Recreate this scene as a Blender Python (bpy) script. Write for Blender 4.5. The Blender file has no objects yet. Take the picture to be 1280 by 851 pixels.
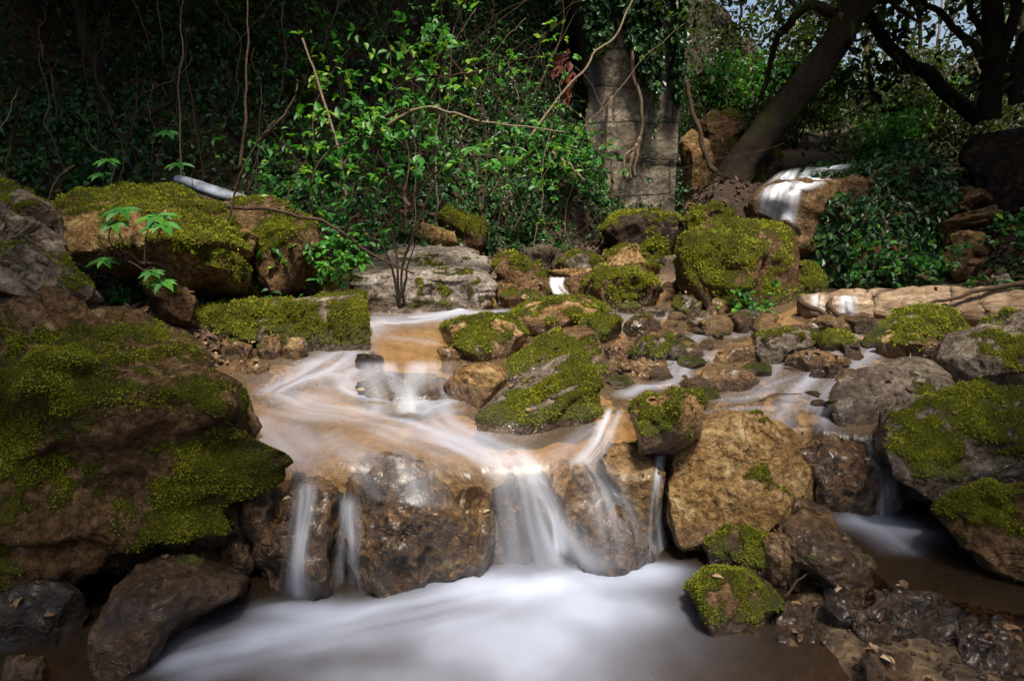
import bpy, math
import numpy as np
from mathutils.bvhtree import BVHTree
from mathutils import Vector

# ------------------------------------------------------------------ camera, sky, sun, exposure
sc = bpy.context.scene
COL = sc.collection
FPX, CX, CY, HCAM = 853.3, 640.0, 425.5, 1.0
PITCH = math.atan((425.5 - 215.0) / FPX)
cam_d = bpy.data.cameras.new('camera'); cam = bpy.data.objects.new('camera', cam_d); COL.objects.link(cam)
cam.location = (0, 0, HCAM); cam.rotation_euler = (math.pi / 2 - PITCH, 0, 0)
cam_d.sensor_width = 36; cam_d.lens = 36 * FPX / 1280
cam_d.clip_start = 0.05; cam_d.clip_end = 500
cam_d.dof.use_dof = True; cam_d.dof.focus_distance = 3.6; cam_d.dof.aperture_fstop = 8
sc.camera = cam

SUN_ELEV, SUN_AZ = math.radians(68), math.radians(165)     # azimuth measured from +Y towards +X
world = bpy.data.worlds.new('World'); sc.world = world; world.use_nodes = True
wn = world.node_tree.nodes; wn.clear()
wo = wn.new('ShaderNodeOutputWorld'); wb = wn.new('ShaderNodeBackground'); ws = wn.new('ShaderNodeTexSky')
ws.sky_type = 'NISHITA'; ws.sun_disc = False; ws.sun_elevation = SUN_ELEV; ws.sun_rotation = SUN_AZ
ws.dust_density = 4.0; ws.ozone_density = 1.0
wb.inputs[1].default_value = 0.055
world.node_tree.links.new(ws.outputs[0], wb.inputs[0]); world.node_tree.links.new(wb.outputs[0], wo.inputs[0])
sun_d = bpy.data.lights.new('sun', 'SUN'); sun = bpy.data.objects.new('sun', sun_d); COL.objects.link(sun)
sun_d.energy = 2.6; sun_d.angle = math.radians(10); sun_d.color = (1.0, 0.93, 0.80)
sd = Vector((math.cos(SUN_ELEV) * math.sin(SUN_AZ), math.cos(SUN_ELEV) * math.cos(SUN_AZ), math.sin(SUN_ELEV)))
sun.rotation_euler = sd.to_track_quat('Z', 'Y').to_euler()
vs = sc.view_settings; vs.view_transform = 'Standard'; vs.look = 'None'; vs.gamma = 1; vs.use_curve_mapping = False
vs.exposure = 1.68
try:
    cy = sc.cycles
    cy.use_denoising = True; cy.denoiser = 'OPENIMAGEDENOISE'
    cy.max_bounces = 7; cy.transparent_max_bounces = 12; cy.diffuse_bounces = 3; cy.glossy_bounces = 3
    cy.transmission_bounces = 4; cy.caustics_reflective = False; cy.caustics_refractive = False
    cy.sample_clamp_indirect = 4
except Exception:
    pass

rng = np.random.default_rng(7)
ss = lambda a, b, x: (lambda t: t * t * (3 - 2 * t))(np.clip((np.asarray(x, float) - a) / (b - a), 0, 1))

# ------------------------------------------------------------------ pixels of the photograph -> rays in the place
def ray(px, py):
    px = np.asarray(px, float); py = np.asarray(py, float)
    a = (px - CX) / FPX; b = (CY - py) / FPX
    c, s = math.cos(PITCH), math.sin(PITCH)
    return np.stack([a, c + b * s, -s + b * c], -1)
def at(px, py, d):
    r = ray(px, py); t = np.asarray(d, float) / r[..., 1]
    return np.array([0, 0, HCAM]) + r * t[..., None]
def onz(px, py, z):
    r = ray(px, py); t = (np.asarray(z, float) - HCAM) / np.minimum(r[..., 2], -1e-3)
    return np.array([0, 0, HCAM]) + r * t[..., None]
def onmid(px, py):
    z = 0.05
    for _ in range(6):
        p = onz(px, py, z); z = zmid(p[..., 0], p[..., 1])
    return p

# ------------------------------------------------------------------ noise
def hsh(i, j, k, s):
    h = (i * 374761393 + j * 668265263 + k * 2147483647 + s * 974711) & 0xffffffff
    h = ((h ^ (h >> 13)) * 1274126177) & 0xffffffff
    h = ((h ^ (h >> 16)) * 2246822519) & 0xffffffff
    return ((h ^ (h >> 15)) & 0xffffff) / float(0x7fffff) - 1.0
def vnoise(p, s=0):
    p = np.asarray(p, float); i = np.floor(p).astype(np.int64); f = p - i
    u = f * f * f * (f * (f * 6 - 15) + 10); r = 0
    for a in (0, 1):
        wx = u[..., 0] if a else 1 - u[..., 0]
        for b in (0, 1):
            wy = u[..., 1] if b else 1 - u[..., 1]
            for c in (0, 1):
                wz = u[..., 2] if c else 1 - u[..., 2]
                r = r + wx * wy * wz * hsh(i[..., 0] + a, i[..., 1] + b, i[..., 2] + c, s)
    return r
ROT = np.array([[0.36, 0.48, -0.8], [-0.8, 0.6, 0.0], [0.48, 0.64, 0.6]])
def fbm(p, o=4, s=0, g=0.5):
    p = np.asarray(p, float); a = 1.0; t = 0; n = 0
    for k in range(o):
        t = t + a * vnoise(p, s + k * 17); n += a; a *= g; p = (p @ ROT.T) * 2.03 + 11.3
    return t / n * 1.5
def ridged(p, o=4, s=0):
    p = np.asarray(p, float); a = 1.0; t = 0; n = 0
    for k in range(o):
        t = t + a * (1 - np.abs(vnoise(p, s + k * 17)) * 2); n += a; a *= 0.5; p = (p @ ROT.T) * 2.03 + 7.7
    return t / n
def xy0(x, y): return np.stack([x, y, np.zeros_like(x)], -1)

# ------------------------------------------------------------------ mesh and tagging helpers
def mesh(name, V, faces, mat, parent=None, loc=None, attrs=None, smooth=True):
    V = np.asarray(V, np.float32)
    if loc is not None: V = V - np.asarray(loc, np.float32)
    me = bpy.data.meshes.new(name)
    faces = [f for f in (faces if isinstance(faces, list) else [faces]) if len(f)]
    me.vertices.add(len(V)); me.vertices.foreach_set('co', V.ravel())
    lv = np.concatenate([f.ravel() for f in faces]).astype(np.int32)
    cnt = np.concatenate([np.full(len(f), f.shape[1], np.int32) for f in faces])
    st = np.concatenate([[0], np.cumsum(cnt)[:-1]]).astype(np.int32)
    me.loops.add(len(lv)); me.loops.foreach_set('vertex_index', lv)
    me.polygons.add(len(cnt)); me.polygons.foreach_set('loop_start', st); me.polygons.foreach_set('loop_total', cnt)
    me.polygons.foreach_set('use_smooth', np.full(len(cnt), smooth))
    me.update(calc_edges=True)
    for k, v in (attrs or {}).items():
        v = np.asarray(v, np.float32)
        if v.ndim == 1:
            a = me.attributes.new(k, 'FLOAT', 'POINT'); a.data.foreach_set('value', v)
        else:
            a = me.attributes.new(k, 'FLOAT_VECTOR', 'POINT'); a.data.foreach_set('vector', v.ravel())
    me.materials.append(mat)
    o = bpy.data.objects.new(name, me); COL.objects.link(o)
    if parent is not None: o.parent = parent
    elif loc is not None: o.location = [float(c) for c in loc]
    return o
def tag(o, label=None, cat=None, group=None, kind=None):
    if label: o['label'] = label
    if cat: o['category'] = cat
    if group: o['group'] = group
    if kind: o['kind'] = kind
    return o
def empty(name, loc, label, cat, group=None):
    o = bpy.data.objects.new(name, None); COL.objects.link(o); o.location = [float(c) for c in loc]
    return tag(o, label, cat, group)
def vnormals(V, T):
    fn = np.cross(V[T[:, 1]] - V[T[:, 0]], V[T[:, 2]] - V[T[:, 0]])
    n = np.zeros_like(V)
    for k in range(3): np.add.at(n, T[:, k], fn)
    return n / np.maximum(np.linalg.norm(n, axis=1, keepdims=True), 1e-12)
def grid_faces(nu, nv):
    i = np.arange(nu * nv).reshape(nv, nu)
    return np.stack([i[:-1, :-1], i[:-1, 1:], i[1:, 1:], i[1:, :-1]], -1).reshape(-1, 4)
def unit(v): return v / np.maximum(np.linalg.norm(v, axis=-1, keepdims=True), 1e-9)
def rdir(n, r=None):
    return unit((r or rng).normal(size=(n, 3)))
ICO = {}
def ico(sub):
    if sub not in ICO:
        import bmesh
        bm = bmesh.new(); bmesh.ops.create_icosphere(bm, subdivisions=sub, radius=1)
        ICO[sub] = (np.array([v.co[:] for v in bm.verts]), np.array([[v.index for v in f.verts] for f in bm.faces]))
        bm.free()
    return ICO[sub]
def catmull(pts, n):
    pts = np.asarray(pts, float); m = len(pts)
    if m == 2: return pts[0] + (pts[1] - pts[0]) * np.linspace(0, 1, n)[:, None]
    P = np.vstack([2 * pts[0] - pts[1], pts, 2 * pts[-1] - pts[-2]])
    t = np.linspace(0, m - 1 - 1e-6, n); i = t.astype(int); f = (t - i)[:, None]
    a, b, c, d = P[i], P[i + 1], P[i + 2], P[i + 3]
    return 0.5 * (2 * b + (c - a) * f + (2 * a - 5 * b + 4 * c - d) * f ** 2 + (3 * b - a - 3 * c + d) * f ** 3)
def tube_geo(pts, r0, r1, n=None, sides=7, wob=0.0, seed=0, bark=0.0, lf=1.6):
    n = n or max(8, 5 * len(pts)); C = catmull(pts, n)
    if wob: C = C + wob * np.stack([fbm(xy0(np.linspace(0, n * .25, n), np.full(n, k * 9.1 + seed)), 3, seed + k) for k in range(3)], -1) * ss(0, .15, np.linspace(0, 1, n))[:, None]
    T = unit(np.gradient(C, axis=0)); ref = np.array([0.3, 0.9, 0.2]); A = unit(np.cross(T, ref)); B = np.cross(T, A)
    R = np.linspace(r0, r1, n) if np.isscalar(r0) else np.interp(np.linspace(0, 1, n), np.linspace(0, 1, len(r0)), r0)
    th = np.linspace(0, 2 * np.pi, sides, endpoint=False)
    RR = R[:, None] * np.ones(sides)[None]
    D = A[:, None] * np.cos(th)[None, :, None] + B[:, None] * np.sin(th)[None, :, None]
    if bark:
        L = np.concatenate([[0], np.cumsum(np.linalg.norm(np.diff(C, axis=0), axis=1))])
        q = np.stack([np.cos(th)[None] * 3.5 + 0 * L[:, None], np.sin(th)[None] * 3.5 + 0 * L[:, None], L[:, None] * lf + 0 * th[None]], -1)
        RR = RR * (1 + bark * ridged(q, 3, seed) + bark * .8 * fbm(q * .35, 2, seed + 5))
    V = (C[:, None] + D * RR[..., None]).reshape(-1, 3)
    i = np.arange(n * sides).reshape(n, sides); j = np.roll(i, -1, 1)
    Fq = np.stack([i[:-1], j[:-1], j[1:], i[1:]], -1).reshape(-1, 4)
    V = np.vstack([V, C[:1], C[-1:]])
    cap = np.vstack([np.stack([j[0], i[0], np.full(sides, n * sides)], -1), np.stack([i[-1], j[-1], np.full(sides, n * sides + 1)], -1)])
    return V, Fq, cap, C
def tube(name, pts, r0, r1, mat, parent=None, loc=None, **k):
    V, Fq, cap, C = tube_geo(pts, r0, r1, **k)
    if parent is not None: loc = parent.location
    elif loc is None: loc = C[0]
    o = mesh(name, V, [Fq, cap], mat, parent, loc); return o
def merge(geos):
    Vs, Q, Tn, o = [], [], [], 0
    for V, q, t, _ in geos:
        Vs.append(V); Q.append(q + o); Tn.append(t + o); o += len(V)
    return np.vstack(Vs), [np.vstack(Q), np.vstack(Tn)]
def leaf_geo(P, D, N, size, wr=0.62, fold=0.12, simple=False):
    """one leaf per row: base P, pointing along D, facing N"""
    n = len(P); D = unit(D); S = unit(np.cross(D, N)); N = np.cross(S, D); s = np.asarray(size)[:, None] * np.ones((n, 1))
    if simple:
        V = np.stack([P, P + D * s * .5 + S * s * wr * .5, P + D * s, P + D * s * .5 - S * s * wr * .5], 1).reshape(-1, 3)
        return V, np.arange(4 * n).reshape(n, 4), 4
    b = P; t = P + D * s - N * s * .12
    r1 = P + D * s * .3 + S * s * wr * .5 + N * s * fold; r2 = P + D * s * .68 + S * s * wr * .36 + N * s * fold * .6
    l1 = P + D * s * .3 - S * s * wr * .5 + N * s * fold; l2 = P + D * s * .68 - S * s * wr * .36 + N * s * fold * .6
    V = np.stack([b, r1, r2, t, l2, l1], 1).reshape(-1, 3)
    k = np.arange(n)[:, None] * 6
    return V, np.vstack([k + np.array([[0, 1, 2, 3]]), k + np.array([[0, 3, 4, 5]])]), 6
def leaves(name, P, D, N, size, tint, mat, parent=None, loc=None, **k):
    V, Fq, m = leaf_geo(P, D, N, size, **k)
    if parent is not None: loc = parent.location
    if loc is None: loc = (0, 0, 0)
    return mesh(name, V, Fq, mat, parent, loc, {'tint': np.repeat(tint, m)}, smooth=False)

# ------------------------------------------------------------------ materials
class NT:
    def __init__(s, name):
        s.m = bpy.data.materials.new(name); s.m.use_nodes = True; s.t = s.m.node_tree; s.t.nodes.clear()
        s.out = s.n('OutputMaterial')
    def n(s, k, **p):
        x = s.t.nodes.new('ShaderNode' + k)
        for a, b in p.items(): setattr(x, a, b)
        return x
    def l(s, a, b): s.t.links.new(a, b)
    def put(s, sock, v):
        if hasattr(v, 'links'): s.l(v, sock)
        else: sock.default_value = v if not (isinstance(v, tuple) and len(v) == 3 and sock.type == 'RGBA') else v + (1,)
    def attr(s, k): return s.n('Attribute', attribute_name=k)
    def noise(s, vec, sc_, det=4, rough=.55, dist=0):
        x = s.n('TexNoise'); s.put(x.inputs['Vector'], vec); x.inputs['Scale'].default_value = sc_; x.inputs['Detail'].default_value = det
        x.inputs['Roughness'].default_value = rough; x.inputs['Distortion'].default_value = dist; return x.outputs['Fac']
    def math(s, op, a, b=0.0, clamp=False):
        x = s.n('Math', operation=op, use_clamp=clamp); s.put(x.inputs[0], a); s.put(x.inputs[1], b); return x.outputs[0]
    def mix(s, f, a, b, mode='MIX'):
        x = s.n('Mix', data_type='RGBA', blend_type=mode); s.put(x.inputs[0], f); s.put(x.inputs[6], a); s.put(x.inputs[7], b); return x.outputs[2]
    def rng(s, v, a, b, c=0.0, d=1.0):
        x = s.n('MapRange'); s.put(x.inputs[0], v)
        for i, q in enumerate((a, b, c, d)): x.inputs[i + 1].default_value = q
        return x.outputs[0]
    def ramp(s, f, stops):
        x = s.n('ValToRGB'); e = x.color_ramp.elements
        while len(e) < len(stops): e.new(0.5)
        for q, (p, c) in zip(e, stops): q.position = p; q.color = c + (1,)
        s.put(x.inputs[0], f); return x.outputs[0]
    def bump(s, h, st, dist=.02, nrm=None):
        x = s.n('Bump'); s.put(x.inputs['Height'], h); x.inputs['Strength'].default_value = st; x.inputs['Distance'].default_value = dist
        if nrm is not None: s.l(nrm, x.inputs['Normal'])
        return x.outputs[0]
    def bsdf(s, col, rough=.8, nrm=None, spec=.3, out=True):
        x = s.n('BsdfPrincipled'); s.put(x.inputs['Base Color'], col); s.put(x.inputs['Roughness'], rough)
        x.inputs['Specular IOR Level'].default_value = spec
        if nrm is not None: s.l(nrm, x.inputs['Normal'])
        if out: s.l(x.outputs[0], s.out.inputs[0])
        return x

MOSS = [(0.25, (0.022, 0.020, 0.004)), (0.45, (0.070, 0.072, 0.005)), (0.62, (0.15, 0.155, 0.007)), (0.85, (0.21, 0.20, 0.012))]
def rock_mat(name, c1, c2, c3, crack=.5, mottle=0):
    s = NT(name); tc = s.n('TexCoord').outputs['Object']; oi = s.n('ObjectInfo')
    add = s.n('VectorMath', operation='ADD'); s.l(tc, add.inputs[0])
    cmb = s.n('CombineXYZ'); s.l(s.math('MULTIPLY', oi.outputs['Random'], 37.0), cmb.inputs[0]); s.l(s.math('MULTIPLY', oi.outputs['Random'], 91.0), cmb.inputs[2])
    s.l(cmb.outputs[0], add.inputs[1]); v = add.outputs[0]
    big = s.noise(v, 4.5, 6, .62, .6); fine = s.noise(v, 38, 7, .7); mid = s.noise(v, 14, 6, .65)
    col = s.ramp(big, [(0.28, c1), (0.5, c2), (0.72, c3)])
    col = s.mix(s.rng(fine, .38, .62), s.mix(1.0, col, (0.30, 0.25, 0.22), 'MULTIPLY'), col)
    col = s.mix(s.rng(s.noise(v, 2.2, 5, .6, .3), .52, .68, 0, .7), col, s.mix(1.0, col, (0.34, 0.28, 0.24), 'MULTIPLY'))
    col = s.mix(s.rng(mid, .56, .72, 0, .55), col, tuple(min(.62, q * 1.5 + .04) for q in c3))
    if mottle: col = s.mix(s.rng(s.math('ADD', s.math('MULTIPLY', s.noise(v, 30, 7, .72), .6), s.math('MULTIPLY', s.noise(v, 8, 4, .6), .4)), .47, .55, mottle, 0), col, (0.020, 0.012, 0.008))
    vor = s.n('TexVoronoi', feature='DISTANCE_TO_EDGE'); s.l(v, vor.inputs['Vector']); vor.inputs['Scale'].default_value = 5.0
    dn = s.n('TexNoise'); s.l(v, dn.inputs['Vector']); dn.inputs['Scale'].default_value = 6; dn.inputs['Detail'].default_value = 5
    mv = s.n('VectorMath', operation='MULTIPLY_ADD'); s.l(dn.outputs['Color'], mv.inputs[0]); mv.inputs[1].default_value = (.4, .4, .4); s.l(v, mv.inputs[2]); s.l(mv.outputs[0], vor.inputs['Vector'])
    ck = s.rng(vor.outputs['Distance'], 0, .035, 1, 0)
    gate = s.rng(s.noise(v, 3.1, 2), .5, .62)
    ck = s.math('MULTIPLY', ck, gate)
    col = s.mix(s.math('MULTIPLY', ck, .55 * crack), col, (0.035, 0.026, 0.018))
    # wet stone is darker and shinier
    wet = s.attr('wet').outputs['Fac']
    col = s.mix(wet, col, s.mix(1.0, col, (0.52, 0.44, 0.36), 'MULTIPLY'))
    rough = s.rng(wet, 0, 1, .85, .14)
    ms = s.attr('moss').outputs['Fac']
    mf = s.rng(s.math('ADD', ms, s.math('MULTIPLY', s.math('SUBTRACT', s.noise(v, 55, 5, .7), .5), 1.1)), .32, .62)
    mcol = s.ramp(s.math('ADD', s.math('MULTIPLY', s.noise(v, 7, 4), .6), s.math('MULTIPLY', s.noise(v, 120, 3), .4)), MOSS)
    col = s.mix(mf, col, mcol); rough = s.mix(mf, rough, (.95, .95, .95))
    h = s.math('ADD', s.math('MULTIPLY', fine, .5), s.math('ADD', mid, s.math('MULTIPLY', ck, -.5 * crack)))
    h = s.math('ADD', h, s.math('MULTIPLY', mf, s.math('MULTIPLY', s.noise(v, 160, 3), 1.2)))
    n = s.bump(h, 1.0, .05)
    b = s.bsdf(col, rough, n, .18); s.l(s.rng(wet, 0, 1, .15, .6), b.inputs['Specular IOR Level']); s.l(s.math('MULTIPLY', wet, s.rng(mf, 0, 1, .5, 0)), b.inputs['Coat Weight']); b.inputs['Coat Roughness'].default_value = .1; s.l(s.bump(mid, .35, .03), b.inputs['Coat Normal'])
    return s.m
R = {
    'tan': rock_mat('tan_stone', (0.15, 0.080, 0.030), (0.33, 0.20, 0.078), (0.47, 0.325, 0.16)),
    'grey': rock_mat('grey_stone', (0.10, 0.075, 0.055), (0.20, 0.16, 0.12), (0.34, 0.28, 0.22)),
    'pale': rock_mat('pale_grey_stone', (0.19, 0.15, 0.12), (0.33, 0.28, 0.235), (0.48, 0.43, 0.38)),
    'brown': rock_mat('brown_stone', (0.075, 0.042, 0.018), (0.15, 0.088, 0.04), (0.25, 0.16, 0.08)),
    'dark': rock_mat('dark_stone', (0.016, 0.012, 0.010), (0.040, 0.028, 0.02), (0.11, 0.07, 0.04)),
    'shelf': rock_mat('dark_limy_stone', (0.03, 0.017, 0.010), (0.12, 0.068, 0.032), (0.30, 0.20, 0.11), 1.0, .8),
    'travertine': rock_mat('limy_wet_stone', (0.10, 0.055, 0.022), (0.36, 0.215, 0.09), (0.56, 0.40, 0.22), 1.0, .72),
}
def leaf_mat(name, stops, trans=.35, rough=.45):
    s = NT(name); t = s.attr('tint').outputs['Fac']; col = s.ramp(t, stops)
    p = s.bsdf(col, rough, None, .4, out=False); tr = s.n('BsdfTranslucent')
    s.put(tr.inputs[0], s.mix(1.0, col, (1.25, 1.35, .6), 'MULTIPLY'))
    mx = s.n('MixShader'); mx.inputs[0].default_value = trans; s.l(p.outputs[0], mx.inputs[1]); s.l(tr.outputs[0], mx.inputs[2]); s.l(mx.outputs[0], s.out.inputs[0])
    return s.m
M_IVY = leaf_mat('ivy_leaf', [(0, (0.008, 0.024, 0.009)), (.5, (0.020, 0.065, 0.017)), (.8, (0.042, 0.115, 0.022)), (1, (0.09, 0.15, 0.03))], .25, .38)
M_SHRUB = leaf_mat('shrub_leaf', [(0, (0.014, 0.060, 0.014)), (.5, (0.036, 0.155, 0.026)), (.85, (0.075, 0.25, 0.03)), (1, (0.19, 0.31, 0.03))], .4)
M_TREE = leaf_mat('tree_leaf', [(0, (0.009, 0.017, 0.005)), (.5, (0.026, 0.044, 0.008)), (1, (0.085, 0.11, 0.018))], .4)
M_LITTER = leaf_mat('dead_leaf', [(0, (0.03, 0.017, 0.010)), (.5, (0.085, 0.047, 0.025)), (.9, (0.17, 0.10, 0.055)), (1, (0.28, 0.20, 0.12))], .1, .8)
M_RED = leaf_mat('rust_leaf', [(0, (0.06, 0.014, 0.008)), (1, (0.17, 0.04, 0.018))], .2, .7)
M_MOSS = leaf_mat('moss_leaf', [(0, (0.030, 0.026, 0.004)), (.3, (0.095, 0.098, 0.004)), (.6, (0.19, 0.205, 0.006)), (1, (0.27, 0.27, 0.011))], .35, .8)
def bark_mat(name, c1, c2, moss=0.0, sc_=1.0):
    s = NT(name); tc = s.n('TexCoord').outputs['Object']
    w = s.noise(tc, 22 * sc_, 6, .65, .8); col = s.ramp(w, [(.3, c1), (.7, c2)])
    if moss: col = s.mix(s.rng(s.noise(tc, 3, 5, .6), .5, .66, 0, moss), col, (0.055, 0.06, 0.008))
    s.bsdf(col, .85, s.bump(w, .8, .02), .25); return s.m
M_BARK = bark_mat('bark', (0.010, 0.007, 0.005), (0.045, 0.028, 0.016), .6)
M_DARKBARK = bark_mat('dark_bark', (0.008, 0.006, 0.004), (0.03, 0.02, 0.013), .3)
M_TWIG = bark_mat('twig_bark', (0.03, 0.018, 0.012), (0.10, 0.06, 0.036), 0, 3)
M_PALETWIG = bark_mat('pale_twig', (0.13, 0.09, 0.06), (0.30, 0.22, 0.15), 0, 3)
def log_mat():
    s = NT('bare_log_wood'); tc = s.n('TexCoord').outputs['Object']; mp = s.n('Mapping'); s.l(tc, mp.inputs[0]); mp.inputs['Scale'].default_value = (.12, 1, 1)
    w = s.noise(mp.outputs[0], 34, 7, .7, .4); k = s.noise(tc, 4, 5, .6, .4)
    col = s.ramp(s.math('ADD', s.math('MULTIPLY', w, .6), s.math('MULTIPLY', k, .4)), [(.36, (0.05, 0.028, 0.015)), (.5, (0.22, 0.145, 0.085)), (.64, (0.42, 0.31, 0.21))])
    s.bsdf(col, .7, s.bump(w, 1.0, .03), .3); return s.m
M_LOG = log_mat()

def soil_mat():
    s = NT('bank_soil'); tc = s.n('TexCoord').outputs['Object']
    a = s.noise(tc, 3, 6, .65); b = s.noise(tc, 26, 6, .7)
    soil = s.ramp(s.math('ADD', s.math('MULTIPLY', a, .5), s.math('MULTIPLY', b, .5)), [(.3, (0.014, 0.009, 0.006)), (.55, (0.045, 0.028, 0.017)), (.75, (0.09, 0.06, 0.036))])
    bed = s.ramp(s.math('ADD', s.math('MULTIPLY', a, .5), s.math('MULTIPLY', b, .5)), [(.34, (0.09, 0.055, 0.029)), (.5, (0.30, 0.198, 0.104)), (.66, (0.50, 0.375, 0.23))])
    vor = s.n('TexVoronoi'); s.l(tc, vor.inputs['Vector']); vor.inputs['Scale'].default_value = 22
    f = s.attr('bed').outputs['Fac']; col = s.mix(f, soil, bed)
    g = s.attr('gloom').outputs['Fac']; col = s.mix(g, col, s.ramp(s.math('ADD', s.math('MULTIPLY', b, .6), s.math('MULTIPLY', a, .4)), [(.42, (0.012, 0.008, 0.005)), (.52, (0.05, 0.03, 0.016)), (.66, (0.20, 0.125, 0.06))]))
    h = s.math('ADD', b, s.math('MULTIPLY', vor.outputs['Distance'], .7))
    s.bsdf(col, s.rng(f, 0, 1, .9, .35), s.bump(h, .8, .03), .4); return s.m
M_SOIL = soil_mat()

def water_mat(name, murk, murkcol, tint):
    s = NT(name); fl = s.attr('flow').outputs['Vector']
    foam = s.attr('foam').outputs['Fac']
    st = s.noise(fl, 1.0, 3, .5)
    nb = s.bump(st, .16, .03)
    tr = s.n('BsdfTransparent'); s.put(tr.inputs[0], tint)
    df = s.n('BsdfDiffuse'); s.put(df.inputs[0], murkcol)
    m1 = s.n('MixShader'); m1.inputs[0].default_value = murk; s.l(tr.outputs[0], m1.inputs[1]); s.l(df.outputs[0], m1.inputs[2])
    gl = s.n('BsdfGlossy'); gl.inputs['Roughness'].default_value = .22; gl.inputs[0].default_value = (.95, .95, .95, 1); s.l(nb, gl.inputs['Normal'])
    fr = s.n('Fresnel'); fr.inputs[0].default_value = 1.33; s.l(nb, fr.inputs['Normal'])
    m2 = s.n('MixShader'); s.l(fr.outputs[0], m2.inputs[0]); s.l(m1.outputs[0], m2.inputs[1]); s.l(gl.outputs[0], m2.inputs[2])
    fd = s.n('BsdfDiffuse'); fd.inputs[0].default_value = (.58, .64, .80, 1); fd.inputs[1].default_value = .3  # foam colour dimmed and blued to stand for sky-lit shade
    ft = s.n('BsdfTranslucent'); ft.inputs[0].default_value = (.66, .72, .86, 1)
    m3 = s.n('MixShader'); m3.inputs[0].default_value = .25; s.l(fd.outputs[0], m3.inputs[1]); s.l(ft.outputs[0], m3.inputs[2])
    m4 = s.n('MixShader'); s.put(m4.inputs[0], s.rng(foam, 0, 1, 0, .80)); s.l(m2.outputs[0], m4.inputs[1]); s.l(m3.outputs[0], m4.inputs[2])
    t2 = s.n('BsdfTransparent'); m6 = s.n('MixShader'); s.l(s.attr('thin').outputs['Fac'], m6.inputs[0]); s.l(t2.outputs[0], m6.inputs[1]); s.l(m4.outputs[0], m6.inputs[2])
    s.l(m6.outputs[0], s.out.inputs[0]); return s.m
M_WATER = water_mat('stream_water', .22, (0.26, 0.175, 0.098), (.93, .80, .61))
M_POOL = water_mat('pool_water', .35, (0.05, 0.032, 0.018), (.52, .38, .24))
def veil_mat():
    s = NT('falling_water'); foam = s.attr('foam').outputs['Fac']
    tr = s.n('BsdfTransparent'); fd = s.n('BsdfDiffuse'); fd.inputs[0].default_value = (.78, .82, .92, 1)
    ft = s.n('BsdfTranslucent'); ft.inputs[0].default_value = (.78, .84, .95, 1)
    gl = s.n('BsdfGlossy'); gl.inputs['Roughness'].default_value = .3
    m3 = s.n('MixShader'); m3.inputs[0].default_value = .3; s.l(fd.outputs[0], m3.inputs[1]); s.l(ft.outputs[0], m3.inputs[2])
    m5 = s.n('MixShader'); m5.inputs[0].default_value = .06; s.l(m3.outputs[0], m5.inputs[1]); s.l(gl.outputs[0], m5.inputs[2])
    m4 = s.n('MixShader'); s.l(foam, m4.inputs[0]); s.l(tr.outputs[0], m4.inputs[1]); s.l(m5.outputs[0], m4.inputs[2]); s.l(m4.outputs[0], s.out.inputs[0]); return s.m
M_VEIL = veil_mat()

# ------------------------------------------------------------------ lie of the land
def zmid(x, y):
    return 0.02 * np.maximum(np.asarray(y, float) - 2.5, -.3) + 0.03 * ss(3.15, 3.75, y)
_l = onz(np.array([250, 330, 400, 500, 600, 700, 760, 830, 920, 1000, 1080, 1140, 1240]), np.array([582, 582, 582, 576, 580, 572, 552, 532, 524, 528, 538, 542, 500]), 0.0)
def ledge(x): return np.interp(x, _l[:, 0], _l[:, 1])
def zlow(x): return -0.42 + 0.14 * ss(.82, 1.05, x)
def yb(x): return np.interp(x, [-8, -2.7, -1.35, 0, 1.0, 1.95, 2.4, 4, 7, 12, 40], [3.2, 4.5, 5.1, 6.2, 6.9, 7.6, 9.3, 12.5, 18, 45, 300])
def xl(y): return np.interp(y, [1.5, 2.6, 3.2, 4.2, 4.7, 5.2, 5.8, 6.5], [-1.3, -1.25, -1.35, -1.1, -1.25, -1.1, -.2, .5])
def xr(y): return np.interp(y, [1, 2.2, 2.9, 3.5, 4.4, 5, 6.5, 9, 14], [2.4, 2.45, 2.6, 3.0, 3.5, 3.75, 3.95, 5.0, 8])
def smax(a, b, k=.15):
    h = np.clip(.5 + .5 * (a - b) / k, 0, 1); return b + (a - b) * h + k * h * (1 - h)
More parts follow.
